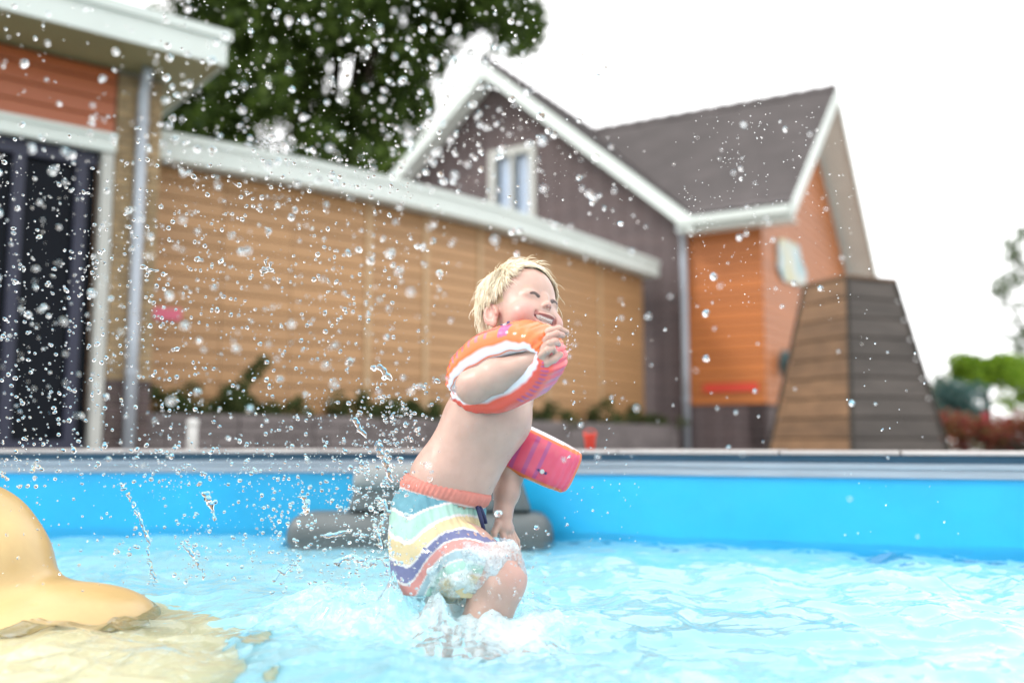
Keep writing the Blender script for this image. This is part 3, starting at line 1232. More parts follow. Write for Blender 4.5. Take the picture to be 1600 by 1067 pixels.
q = at(300, 697, 6.2)
bo = empty('garden_light', (q[0], q[1], GROUND), 'short pale post standing on the grass before the planter', 'post')
mesh('post', *lathe([(.034, 0), (.032, .25), (.03, .255)], (q[0], q[1], GROUND)), M['white'], bo, smooth=True)
mesh('cap', *lathe([(.038, .257), (.04, .27), (.036, .29), (.015, .30)], (q[0], q[1], GROUND)), M['white'], bo, smooth=True)
q = at(922, 700, 3.90)
bz = 0.3195
bo = empty('red_bucket', (q[0], q[1], bz), 'small red bucket standing on the pool coping', 'bucket')
mesh('body', *lathe([(.020, 0), (.026, .055), (.029, .058), (.029, .065), (.025, .065), (.019, .008)], (q[0], q[1], bz)), M['red'], bo, smooth=True)
a_ = np.linspace(0, math.pi, 10)
mesh('handle', *tube([(q[0] + .027 * math.cos(t), q[1], bz + .061 + .022 * math.sin(t)) for t in a_], .002, 6), M['red'], bo)

# ---- trees and plants
M['leaf_dark'] = leafmat('dark_leaf', (0.022, 0.048, 0.010), (0.135, 0.215, 0.036), .35)
M['leaf_pale'] = leafmat('pale_leaf', (0.10, 0.15, 0.075), (0.20, 0.26, 0.14), .4)
M['leaf_bright'] = leafmat('bright_leaf', (0.12, 0.25, 0.015), (0.30, 0.48, 0.04), .45)
M['leaf_blue'] = leafmat('blue_green_leaf', (0.04, 0.11, 0.10), (0.10, 0.20, 0.19), .2)
M['leaf_red'] = leafmat('red_flower', (0.25, 0.02, 0.03), (0.13, 0.11, 0.03), .2)
M['leaf_plant'] = leafmat('planter_leaf', (0.035, 0.07, 0.018), (0.12, 0.15, 0.05), .25)


def leaves(centers, radii, counts, size, flat=1.0):
    out = []
    for c, r, n in zip(centers, radii, counts):
        d = rng.normal(size=(n, 3))
        d /= np.linalg.norm(d, axis=1)[:, None]
        p = np.asarray(c) + d * (r * rng.random(n) ** 0.45)[:, None] * np.array([1, 1, flat])
        out.append(p)
    P = np.concatenate(out)
    n = len(P)
    a = rng.normal(size=(n, 3))
    a /= np.linalg.norm(a, axis=1)[:, None]
    b = np.cross(a, rng.normal(size=(n, 3)))
    b /= np.linalg.norm(b, axis=1)[:, None]
    s = size * rng.uniform(.6, 1.3, n)[:, None]
    v = np.stack([P - a * s, P + b * s * .45 + a * s * .1, P + a * s, P - b * s * .45 + a * s * .1], 1).reshape(-1, 3)
    return v, np.arange(4 * n).reshape(-1, 4)


def tree(name, label, base, trunk_h, r, limbs, clumps, crad, per, size, leafm, flat=1.0, cat='tree', group=None):
    base = np.asarray(base, float)
    t = empty(name, base, label, cat, group)
    segs = []
    n = 7
    path = [base + V(.12 * math.sin(i * 1.1) * r * 3, .1 * math.cos(i * .9) * r * 3, trunk_h * i / (n - 1)) for i in range(n)]
    segs.append(tube(path, [r * (1.25 - .7 * i / (n - 1)) for i in range(n)], 8))
    for i in range(limbs):
        c = clumps[int(rng.integers(len(clumps)))]
        st = path[int(rng.integers(3, n))]
        mid = (st + np.asarray(c)) / 2 + rng.normal(size=3) * .12 * np.linalg.norm(c - st) * .5
        segs.append(tube([st, mid, c], [r * .42, r * .25, r * .08], 6))
    mesh('trunk', *merge(segs), M['bark'], t, smooth=True)
    v, f = leaves(clumps, crad, per, size, flat)
    mesh('crown', v, f, leafm, t)
    return t


# big dark tree behind the curved wall; clumps follow its ragged outline, gaps stay open
cl_, cr_, cn_ = [], [], []
gaps = [(535, 108, 46), (425, 225, 36), (240, 0, 24), (735, 118, 60), (625, 25, 22), (330, 70, 6), (470, 30, 6), (620, 190, 10), (590, 70, 8), (690, 165, 14), (360, 170, 4), (480, 175, 4)]
tries = 0
while len(cl_) < 720 and tries < 20000:
    tries += 1
    px, py, dep = rng.uniform(200, 830), rng.uniform(-620, 330), rng.uniform(20.5, 26)
    edge = 700 + (120 if py < 60 else -40 * (py - 60) / 100)
    if py < -450:
        edge -= (-450 - py) * 1.2
    if px > edge or px < 215 - py * .05:
        continue
    if any((px - gx) ** 2 + (py - gy) ** 2 < (gr + 22) ** 2 for gx, gy, gr in gaps):
        continue
    cl_.append(at(px, py, dep))
    cr_.append(rng.uniform(.55, 1.15))
    cn_.append(int(rng.integers(190, 330)))
tb = at(500, 690, 23)
tree('leafy_tree', 'tall dark green tree rising behind the curved wall', (tb[0], tb[1], GROUND), 8.0, .30, 22, cl_, cr_, cn_, .15, M['leaf_dark'])

# loose pale tree at the right edge of the picture
cl_ = [at(1592 + rng.normal() * 22, y + rng.normal() * 8, 30 + rng.normal() * .6) for y in (378, 392, 410, 428, 445, 462, 480, 525, 545, 540)]
cl_ += [at(1650 + rng.normal() * 35, rng.uniform(360, 600), 30 + rng.normal()) for _ in range(18)]
tb = at(1640, 690, 30)
tree('slender_tree', 'tall thin pale grey green tree at the right edge', (tb[0], tb[1], GROUND), 5.2, .13, 20, cl_, [rng.uniform(.35, .65) for _ in cl_], [int(rng.integers(60, 110)) for _ in cl_], .11, M['leaf_pale'])
# two clipped trees with flat bright crowns
for (x0, x1, yt, yb, dep, tx, lab) in ((1476, 1612, 548, 612, 17, 1548, 'bright green flat topped tree right of the plank tower'),
                                        (1556, 1720, 552, 652, 18.5, 1640, 'bright green clipped tree cut off by the right edge')):
    cl_ = [at(rng.uniform(x0 + 12, x1 - 12), rng.uniform(yt + 14, yb - 14), dep + rng.normal() * .35) for _ in range(60)]
    tb = at(tx, 690, dep)
    tree('clipped_tree', lab, (tb[0], tb[1], GROUND), 1.25, .05, 14, cl_, [rng.uniform(.16, .28) for _ in cl_], [int(rng.integers(70, 120)) for _ in cl_], .05, M['leaf_bright'], .8, group='clipped trees beyond the pool')


def shrub(name, label, clumps, crad, per, size, leafm, cat='shrub', group=None, stems=8):
    c = np.mean(clumps, axis=0)
    base = V(c[0], c[1], GROUND)
    t = empty(name, base, label, cat, group)
    segs = [tube([base + rng.normal(size=3) * V(.1, .1, 0), (base + q) / 2 + rng.normal(size=3) * .03, q], [.014, .009, .004], 5) for q in clumps[:stems]]
    mesh('stem', *merge(segs), M['bark'], t)
    v, f = leaves(clumps, crad, per, size)
    mesh('foliage', v, f, leafm, t)
    return t


cl_ = [at(rng.uniform(1472, 1532), rng.uniform(605, 655), 15 + rng.normal() * .2) for _ in range(26)]
shrub('blue_shrub', 'blue green conifer shrub right of the plank tower', cl_, [.2] * 26, [90] * 26, .045, M['leaf_blue'])
cl_ = [at(rng.uniform(1450, 1500), rng.uniform(590, 660), 19 + rng.normal() * .3) for _ in range(22)]
shrub('pale_shrub', 'pale olive shrub behind the blue green conifer', cl_, [.25] * 22, [60] * 22, .05, M['leaf_pale'])
cl_ = [at(x + rng.normal() * 6, rng.uniform(655, 696), 11.05 + rng.normal() * .22) for x in np.linspace(1455, 1760, 90)]
shrub('red_hedge', 'low red flowering hedge along the red fence', cl_, [.15] * 90, [80] * 90, .03, M['leaf_red'], 'hedge', stems=40)
fa, fb = at(1440, 690, 11.2), at(1800, 690, 10.6)
fn = empty('red_fence', (fa[0], fa[1], GROUND), 'dark red post and rail fence in front of the hedge', 'fence')
nf = 11
for i in range(nf):
    q = fa + (fb - fa) * i / (nf - 1)
    piece('post', 'fencered', q[:2] - V(.03, 0), q[:2] + V(.03, 0), GROUND, GROUND + (.50 if i % 2 else .44), .07, fn, bev=.1)
for zr_ in (.2, .36):
    piece('rail', 'fencered', fa[:2] + V(0, .071), fb[:2] + V(0, .071), GROUND + zr_, GROUND + zr_ + .028, .02, fn, bev=.1)

# clumps of plants in the planter
PM = off_line(FPTS, -0.02)


def on_line(pts, px):
    best = None
    for i in range(len(pts) - 1):
        for t in np.linspace(0, 1, 60):
            q = pts[i] + (pts[i + 1] - pts[i]) * t
            x = 800 + FPX * q[0] / q[1]
            if best is None or abs(x - px) < best[0]:
                best = (abs(x - px), q)
    return best[1]


plab = {255: 'dark green plant in the planter nearest the brick pier', 340: 'leaning twiggy plant in the planter with one branch up the wall',
        440: 'dense dark plant in the planter below the spray, left of a batten', 555: 'plant in the planter between two dark clumps left of the child',
        640: 'dark plant in the planter just left of the child', 860: 'plant in the planter just right of the child',
        945: 'low plant in the planter midway between child and house', 1015: 'last plant at the far right end of the planter'}
for px, lab in plab.items():
    q = on_line(PM, px)
    w = 0.42 if px not in (945,) else .5
    cl_ = [V(q[0], q[1], .60) + V(rng.normal() * w * .5, rng.normal() * .07, abs(rng.normal()) * .095) for _ in range(16)]
    if px == 340:
        cl_ += [V(q[0], q[1], .66) + V(.05 + .05 * k, .02, .06 * k) for k in range(8)]
    shrub('planter_plant', lab, cl_, [rng.uniform(.06, .12) for _ in cl_], [70] * len(cl_), .03, M['leaf_plant'], 'plant', 'plants in the long planter')

# ================================================================== THE CHILD
KY = 2.0
M['skin'] = vcol('skin', rough=0.38, sss=0.25, spec=0.4, var=0.09, scale=28, bump=0.18, bscale=380)
M['cloth'] = vcol('swim_cloth', rough=0.8, spec=0.25, var=0.08, scale=60, bump=0.35, bscale=900)
M['rubber'] = vcol('inflatable_vinyl', rough=0.22, spec=0.6, var=0.04, scale=30)
M['rubber'].node_tree.nodes['Principled BSDF'].inputs['Subsurface Weight'].default_value = 0.2
M['rubber'].node_tree.nodes['Principled BSDF'].inputs['Subsurface Scale'].default_value = 0.01
M['hair'] = vcol('blond_hair', rough=0.38, spec=0.5, var=0.1, scale=80)
M['cord'] = paint('navy_cord', (0.02, 0.03, 0.11), 0.7, 0.1, 90)
M['valve'] = paint('violet_valve', (0.10, 0.06, 0.22), 0.35, 0.1)

# head frame: columns are his left, forward, up
HM = np.array([[0.776, 0.63, -0.04], [0.587, -0.70, 0.41], [-0.23, 0.34, 0.912]])
sL = unit(HM[:, 0])
fL = unit(HM[:, 1] - sL * (HM[:, 1] @ sL))
uL = np.cross(fL, sL)
uL = -uL if uL[2] < 0 else uL
HM = np.stack([sL, fL, uL], 1)
HEADC = at(850, 465, 1.93) - HM @ V(0, .074, .004)


def hl(s, f, u):
    return HEADC + HM @ V(s, f, u)


def axis(segments):
    """piecewise uniform grid coordinates: (start, end, step)..."""
    out = []
    for a, b, st in segments:
        out.append(np.arange(a, b, st))
    return np.concatenate(out)


xh0, xh1 = at(722, 460, 1.98)[0], at(898, 460, 1.95)[0]
zf0, zf1 = at(800, 588, 1.80)[2], at(800, 380, 1.98)[2]
B = Field(axis([(-0.30, xh0, .003), (xh0, xh1 + .01, .0017)]),
          axis([(1.735, 2.09, .0018), (2.09, 2.19, .003)]),
          axis([(-0.299, zf0, .003), (zf0, zf1 + .01, .0017)]))
fwd = unit(V(.86, -.50, 0))
lef = unit(V(.50, .86, 0))
# torso
P0, P1, P2, P3 = at(686, 815, 2.0), at(706, 748, 2.0), at(764, 652, 2.0), at(787, 592, 2.0)
for sg_ in (-1, 1):
    o_ = lef * sg_
    B.chain([P0 + o_ * .030, P1 + o_ * .028, P2 + o_ * .033, P3 + o_ * .030], [.060, .066, .069, .050], .03)
B.cone(P1 + fwd * .012, P2 + fwd * .010, .070, .066, .03)          # round belly and chest
SHR, SHL = at(782, 586, 1.925), at(812, 596, 2.075)
B.cone(P3, SHR, .046, .034, .03)
B.cone(P3, SHL, .046, .034, .03)
NB = at(798, 562, 2.0)
B.cone(P3 + V(0, 0, .01), hl(0, -.018, -.055), .042, .040, .022)
# near arm: elbow towards the viewer, forearm folded forward
ELR, WRR = at(739, 604, 1.845), at(832, 565, 1.80)
B.cone(SHR, ELR, .036, .0325, .014)
MID = (ELR * .62 + WRR * .38) + V(0, -.003, .002)
B.chain([ELR, MID, WRR], [.0325, .0330, .0225], .012)
# near hand
PAL = at(847, 547, 1.79)
B.cone(WRR, PAL, .0215, .0185, .010)
B.cone(at(843, 536, 1.797), at(846, 556, 1.778), .0145, .0135, .008)
FING = [([(845, 532, 1.80), (858, 518, 1.797), (873, 514, 1.80), (885, 519, 1.806)], .0072),
        ([(847, 538, 1.786), (859, 526, 1.777), (870, 522, 1.779), (879, 524, 1.788)], .0073),
        ([(847, 546, 1.776), (859, 537, 1.765), (868, 534, 1.769), (873, 538, 1.782)], .0070),
        ([(845, 555, 1.770), (855, 548, 1.761), (863, 545, 1.765), (867, 549, 1.777)], .0062),
        ([(838, 567, 1.789), (853, 567, 1.776), (865, 561, 1.774), (875, 554, 1.780)], .0080)]
for pts, r in FING:
    q = [at(*p) for p in pts]
    B.chain(q, [r * 1.12, r * 1.02, r * .96, r * .80], .0035)
# far arm hangs down beside the leg
ELL, WRL = at(797, 738, 2.125), at(786, 800, 2.10)
B.chain([SHL, ELL], [.036, .031], .014)
B.chain([ELL, (ELL + WRL) / 2, WRL], [.031, .0285, .0205], .010)
PLL = at(788, 824, 2.09)
B.cone(WRL, PLL, .0195, .018, .010)
B.cone(at(780, 822, 2.085), at(795, 826, 2.10), .0125, .0125, .008)
for pts, r in [([(779, 818, 2.078), (772, 832, 2.07), (772, 846, 2.07)], .0075),
               ([(785, 832, 2.08), (789, 852, 2.072), (790, 868, 2.075)], .0068),
               ([(791, 832, 2.09), (798, 854, 2.082), (801, 872, 2.085)], .0070),
               ([(796, 831, 2.10), (804, 851, 2.097), (807, 868, 2.10)], .0067),
               ([(799, 828, 2.11), (808, 845, 2.11), (811, 858, 2.115)], .0060)]:
    B.chain([at(*p) for p in pts], [r * 1.1, r, r * .82], .0035)
# legs
HIPR, KNR = at(676, 842, 1.955), at(779, 904, 1.885)
ANR = KNR + V(-.035, .02, -.20)
B.chain([HIPR, (HIPR + KNR) / 2 + V(0, 0, .006), KNR], [.064, .059, .054], .02)
B.chain([KNR, (KNR + ANR) / 2 + V(-.012, .004, 0), ANR], [.053, .046, .028], .014)
B.chain([ANR, ANR + V(.03, -.005, -.035), ANR + V(.085, -.012, -.045)], [.027, .024, .016], .012)
HIPL = at(692, 836, 2.045)
KNL = HIPL + V(.03, .0, -.20)
ANL = V(KNL[0] - .03, KNL[1] + .01, -.262)
B.chain([HIPL, KNL, ANL], [.07, .046, .028], .016)
B.chain([ANL, ANL + V(.03, 0, -.012), ANL + V(.095, -.015, -.018)], [.027, .024, .016], .012)
# head
B.ell(hl(0, -.008, .028), (.071, .089, .085), HM, .02)
B.ell(hl(0, .025, -.032), (.059, .053, .058), HM, .022)
B.ell(hl(0, .054, -.080), (.024, .018, .015), HM, .02)                  # chin
for sd in (-1, 1):
    B.ell(hl(sd * .037, .049, -.038), (.026, .026, .024), HM, .016)     # laughing cheeks
    B.ell(hl(sd * .029, .060, .004), (.017, .016, .011), HM, .008)      # lids
    B.ell(hl(sd * .0070, .0800, -.0220), (.0045, .0050, .0042), HM, .005)  # nostril wings
B.cone(hl(0, .078, .004), hl(0, .0825, -.017), .0035, .0042, .012)       # nose
B.ell(hl(0, .0850, -.0195), (.0060, .0052, .0054), HM, .006)
for sd in (-1, 1):
    B.ell(hl(sd * .0040, .0838, -.0252), (.0024, .003, .0022), HM, .0015, 'sub')
    arc = [hl(sd * s_, .0795 - 12 * (s_ - .027) ** 2, .0000 + .004 - 42 * (s_ - .029) ** 2) for s_ in (.018, .023, .028, .034, .040)]
    B.chain(arc, [.0014, .0032, .0036, .0028, .0012], .0015, 'sub')
# mouth: wide laugh with upper teeth
SM = np.linspace(-.027, .027, 9)
mo = lambda s_: hl(s_, .0835 - 16 * s_ ** 2, -.0570 + 14 * s_ ** 2)
lip_up = [hl(s_, .0825 - 17 * s_ ** 2, -.0480 + 11 * s_ ** 2) for s_ in SM]
lip_lo = [hl(s_, .0785 - 14 * s_ ** 2, -.0700 + 24 * s_ ** 2) for s_ in SM]
B.chain(lip_up, [.0034 + .002 * (1 - abs(s_) / .027) for s_ in SM], .006)
B.chain(lip_lo, [.0034 + .003 * (1 - abs(s_) / .027) for s_ in SM], .006)
B.chain([mo(s_) for s_ in SM], [.0030 + .0072 * (1 - (s_ / .027) ** 2) for s_ in SM], .002, 'sub')
teeth = [hl(s_, .0765 - 16 * s_ ** 2, -.0505 + 12 * s_ ** 2) for s_ in np.linspace(-.017, .017, 7)]
B.ell(hl(0, .064, -.067), (.014, .012, .005), HM, .002)
B.chain(teeth, [.0034] * 7, .001)
for sd in (-1, 1):
    B.chain([hl(sd * .015, .0825, -.034), hl(sd * .025, .0745, -.041), hl(sd * .032, .064, -.053)], [.0016, .0024, .0014], .006, 'sub')
# ears
for sd in (-1, 1):
    EM = HM @ np.array(Matrix.Rotation(sd * R(22), 3, 'Z'))
    ec = hl(sd * .0735, -.012, -.020)
    B.ell(ec, (.0065, .0185, .0265), EM, .006)
    B.ell(ec + HM @ V(sd * .0062, .003, .002), (.0062, .0115, .0180), EM, .002, 'sub')
    B.ell(hl(sd * .070, -.008, -.043), (.0055, .008, .009), HM, .005)
    B.ell(hl(sd * .072, .004, -.022), (.004, .004, .007), HM, .004)
bv, bq = B.nets()
# colours on the skin
base = np.tile(V(.64, .41, .335), (len(bv), 1))


def blend(mask, col):
    global base
    base = base * (1 - mask[:, None]) + np.array(col)[None] * mask[:, None]


def sm(x, a, b):
    t = np.clip((x - a) / (b - a), 0, 1)
    return t * t * (3 - 2 * t)


loc = (bv - HEADC) @ HM
ls, lf, lu = loc.T
inhead = (bv[:, 2] > HEADC[2] - .10) & (np.linalg.norm(loc, axis=1) < .135)
for sd in (-1, 1):
    d = np.sqrt((ls - sd * .040) ** 2 + (lf - .055) ** 2 + (lu + .038) ** 2)
    blend(sm(d, .034, .008) * .8 * inhead, (.74, .30, .28))
    d = np.sqrt((ls - sd * .075) ** 2 + (lf + .012) ** 2 + (lu + .020) ** 2)
    blend(sm(d, .034, .014) * .6 * inhead, (.70, .33, .27))
d = np.sqrt(ls ** 2 + (lf - .095) ** 2 + (lu + .024) ** 2)
blend(sm(d, .018, .006) * .35 * inhead, (.72, .36, .32))


def dist_chain(p, pts):
    best = np.full(len(p), 9.0)
    for a, b in zip(pts[:-1], pts[1:]):
        ba = b - a
        t = np.clip(((p - a) @ ba) / (ba @ ba), 0, 1)
        best = np.minimum(best, np.linalg.norm(p - (a + t[:, None] * ba), axis=1))
    return best


hv = np.nonzero(inhead)[0]
hp = bv[hv]


def hblend(m, col):
    mm = np.zeros(len(bv))
    mm[hv] = m
    blend(mm, col)


hblend(sm(dist_chain(hp, lip_up), .0068, .0040) * .75, (.56, .225, .215))
hblend(sm(dist_chain(hp, lip_lo), .0070, .0042) * .75, (.58, .235, .22))
dmo = dist_chain(hp, [mo(s_) for s_ in SM])
lmo = (hp - HEADC) @ HM
inside = sm(dmo, .0100, .0080) * (lmo[:, 1] < .0790 - 16 * lmo[:, 0] ** 2)
hblend(inside, (.20, .035, .035))
dte = dist_chain(hp, teeth)
hblend((dte < .0047) * (lmo[:, 2] < -.0488 + 12 * lmo[:, 0] ** 2) * np.where(np.abs(((lmo[:, 0] + .0025) % .005) - .0025) < .0006, .55, 1.0), (.84, .80, .75))
for sd in (-1, 1):
    arc = [hl(sd * s_, .0795 - 12 * (s_ - .027) ** 2, .004 - 42 * (s_ - .029) ** 2) for s_ in (.019, .023, .028, .034, .039)]
    hblend(sm(dist_chain(hp, arc), .0058, .0042), (.030, .020, .018))
    lid = [hl(sd * s_, .079 - 12 * (s_ - .027) ** 2, .0095 - 30 * (s_ - .029) ** 2) for s_ in (.018, .028, .042)]
    hblend(sm(dist_chain(hp, lid), .008, .002) * .25, (.62, .33, .28))
    br = [hl(sd * s_, .085 - 14 * (s_ - .012) ** 2 * 1.2, .020 + .002 * (s_ > .02)) for s_ in (.012, .024, .036, .045)]
    hblend(sm(dist_chain(hp, br), .007, .003) * .35, (.66, .50, .32))
# scalp under the hair
scalp = inhead & (((lu > .078) & (lf < .066)) | ((lf < .024 - (lu < 0) * .03) & (lu > -.075) & (np.abs(ls) < .072) & (lf < .02)) | ((lf < -.03) & (lu > -.08)))
blend(scalp * .85, (.66, .49, .29))
# pink knuckles, elbow and knee, nipple
for c_, r_, w_ in ((ELR, .05, .30), (KNR + V(.03, -.02, .01), .06, .35), (at(872, 535, 1.78), .03, .35), (at(806, 637, 1.935), .009, .55)):
    blend(sm(np.linalg.norm(bv - c_, axis=1), r_, r_ * .3) * w_, (.70, .33, .28))
person = mesh('person', bv, bq, M['skin'], None, smooth=True, colors=base)
# put the origin at the standing foot
me = person.data
org = Vector((float(ANL[0]), float(ANL[1]), -.299))
me.transform(Matrix.Translation(-org))
person.location = org
tag(person, 'laughing blond toddler in striped swim shorts and orange armbands running through the water', 'person')

# ---- hair: a few thousand fine locks combed over the scalp
def make_hair():
    N = 17000
    d = rng.normal(size=(N * 3, 3))
    d /= np.linalg.norm(d, axis=1)[:, None]
    ds, df, du = d.T
    hairline_front = 0.70 + .05 * np.sin(ds * 9) - .16 * np.clip(ds, 0, 1)
    keep = np.where(df > .20, du > np.minimum(hairline_front, -.05 + (df - .20) * 1.9), np.where(df > -.25, du > -.05 - .05 * np.sin(df * 9), du > -.80))
    # leave the ear free
    ear = (np.abs(ds) > .75) & (du < .02) & (df > -.42)
    d = d[keep & ~ear][:N]
    N = len(d)
    cen = V(0, -.008, .028)
    rad = V(.0725, .0905, .0870)
    # locks: nearby roots share their bend
    L_ = 9.0
    seg = 7
    pts = np.zeros((N, seg, 3))
    p = d.copy()
    t_top = sm(d[:, 2] + .25 * d[:, 0], .40, .80)
    t_back = sm(-d[:, 1], .1, .7)
    q = d * 5.5
    n1 = vnoise(q[:, 0], q[:, 1], q[:, 2], 3)
    n2 = vnoise(q[:, 0] + 9, q[:, 1], q[:, 2], 5)
    n3 = vnoise(q[:, 0] * 2.2, q[:, 1] * 2.2 + 4, q[:, 2] * 2.2, 8)
    flow_top = np.stack([.95 + .5 * n1, .18 + .5 * n2, np.full(N, -.05)], 1)
    side_s = np.sign(d[:, 0])
    flow_side = np.stack([.05 * side_s, -.28 + .55 * n1, -1 + 0 * n1], 1)
    flow_back = np.stack([.3 * n1, -.2 + 0 * n1, -1 + 0 * n1], 1)
    flow = flow_top * t_top[:, None] + (1 - t_top)[:, None] * (flow_side * (1 - t_back)[:, None] + flow_back * t_back[:, None])
    fr_ = sm(d[:, 1], .18, .45)[:, None]
    flow = flow * (1 - .75 * fr_) + fr_ * np.array([.35, .7, -.45])
    flow += rng.normal(size=(N, 3)) * .10
    length = (.026 + .024 * rng.random(N)) * (1 + .25 * n3) * (.85 + .4 * t_top) * (1 - .5 * sm(d[:, 1], .3, .6))
    fly = rng.random(N) < .010
    lift_end = np.where(fly, .016 + .014 * rng.random(N), np.maximum(.001, .0095 + .0055 * rng.random(N) + .0025 * n3 - .0085 * sm(d[:, 1], .0, .40)))
    pos = cen + d * rad * 1.0
    for k in range(seg):
        u = k / (seg - 1)
        un = (pos - cen) / rad
        un /= np.linalg.norm(un, axis=1)[:, None]
        nr = un / rad
        nr /= np.linalg.norm(nr, axis=1)[:, None]
        lift = .001 + (lift_end + .0050 * t_top * sm(d[:, 1], .2, -.2)) * math.sin(min(u * 1.5, 1.3)) * 1.0
        pts[:, k] = cen + un * rad + nr * np.asarray(lift)[:, None]
        tng = flow - nr * (flow * nr).sum(1)[:, None]
        tng /= np.linalg.norm(tng, axis=1)[:, None] + 1e-6
        curl = np.cross(nr, tng) * (.35 * n2 + .25 * n3)[:, None] * u
        pos = cen + un * rad + (tng + curl) * (length / (seg - 1))[:, None]
    W = np.array([1.0, 1.05, 1, .9, .75, .5, .15]) * .00085
    w_s = rng.uniform(.7, 1.35, N)
    verts = np.zeros((N, seg, 3, 3))
    for k in range(seg):
        a = pts[:, min(k + 1, seg - 1)] - pts[:, max(k - 1, 0)]
        a /= np.linalg.norm(a, axis=1)[:, None] + 1e-9
        nr = (pts[:, k] - cen) / rad ** 2
        nr /= np.linalg.norm(nr, axis=1)[:, None]
        b = np.cross(a, nr)
        b /= np.linalg.norm(b, axis=1)[:, None] + 1e-9
        for j, th in enumerate((0, 2.094, 4.189)):
            verts[:, k, j] = pts[:, k] + (nr * math.cos(th) + b * math.sin(th)) * (W[k] * w_s)[:, None]
    ii = np.arange(N)[:, None, None] * seg * 3
    kk = np.arange(seg - 1)[None, :, None] * 3
    jj = np.arange(3)[None, None, :]
    j2 = (jj + 1) % 3
    quads = np.stack([ii + kk + jj, ii + kk + j2, ii + kk + 3 + j2, ii + kk + 3 + jj], -1).reshape(-1, 4)
    tone = np.clip(.5 + .35 * n3 + .25 * rng.normal(size=N), 0, 1)
    c1, c2 = V(.96, .79, .53), V(1.22, 1.10, .88)
    col = c1[None] * (1 - tone)[:, None] + c2[None] * tone[:, None]
    col = np.repeat(col, seg * 3, axis=0)
    vw = verts.reshape(-1, 3) @ HM.T + HEADC
    return vw, quads, col


hv_, hq_, hc_ = make_hair()
mesh('hair', hv_, hq_, M['hair'], person, smooth=True, colors=hc_)

# ---- swim shorts
S = Field(np.arange(-.285, .03, .0026), np.arange(1.80, 2.17, .0030), np.arange(-.02, .30, .0026))
for sg_ in (-1, 1):
    o_ = lef * sg_
    S.chain([at(699, 765, 2.0) + o_ * .022, at(686, 805, 2.0) + o_ * .034, at(679, 845, 2.0) + o_ * .036], [.067, .073, .067], .03)
S.ell(at(658, 850, 2.0), (.058, .085, .070), None, .03)
S.cone(at(668, 843, 1.952), at(738, 884, 1.905), .077, .069, .02)
S.cone(at(662, 845, 1.955), at(664, 905, 1.95), .064, .070, .02)
S.cone(at(686, 840, 2.05), at(680, 912, 2.06), .070, .066, .02)
Xg, Yg, Zg = S.ax[0][:, None, None], S.ax[1][None, :, None], S.ax[2][None, None, :]
fold = vnoise(Xg * 38 + 2, Yg * 38, Zg * 9, 21) * .0042 + vnoise(Xg * 22, Yg * 22 + 5, Zg * 16 + 3, 22) * .004
gath = np.sin((Xg * 1.0 + Yg * .8) * 330) * .0014 * np.clip((Zg - .14) / .06, 0, 1)
S.f = (S.f + fold + gath).astype(np.float32)
wq = at(694, 776, 2.0)
wn_ = unit(at(694, 776, 2.0) - at(679, 818, 2.0) + V(-.004, 0, .004))
top = (Xg - wq[0]) * wn_[0] + (Yg - wq[1]) * wn_[1] + (Zg - wq[2]) * wn_[2]
S.f = np.maximum(S.f, top.astype(np.float32))
hem = at(640, 922, 1.96)[2]
S.f = np.maximum(S.f, (hem - Zg).astype(np.float32))
sv, sq = S.nets()
dist = -(sv - wq) @ wn_ * 733
wgt = sm(sv[:, 0], -.215, -.085) * sm(sv[:, 1], 2.03, 1.97)
wob = vnoise(sv[:, 0] * 30, sv[:, 1] * 30, sv[:, 2] * 12, 31) * 3.0 + vnoise(sv[:, 0] * 90, sv[:, 1] * 90, sv[:, 2] * 30, 32) * 1.2
st = dist * (1 + 1.15 * wgt) + 40 * wgt + wob
WH = (.82, .80, .80)
bands = [(-99, WH), (3, (.055, .30, .40)), (33, WH), (38, (.40, .70, .58)), (66, WH), (73, (.80, .63, .33)), (101, WH), (106, (.10, .12, .32)), (127, WH),
         (131, (.72, .25, .22)), (157, WH), (161, (.32, .49, .56)), (184, WH), (189, (.40, .70, .58)), (216, WH), (223, (.80, .63, .33))]
scol = np.zeros((len(sv), 3))
for lim, c_ in bands:
    scol[st > lim] = np.array(c_) * .86 + V(.11, .11, .11)
mesh('swim_shorts', sv, sq, M['cloth'], person, smooth=True, colors=scol)
shorts = bpy.data.objects['swim_shorts']


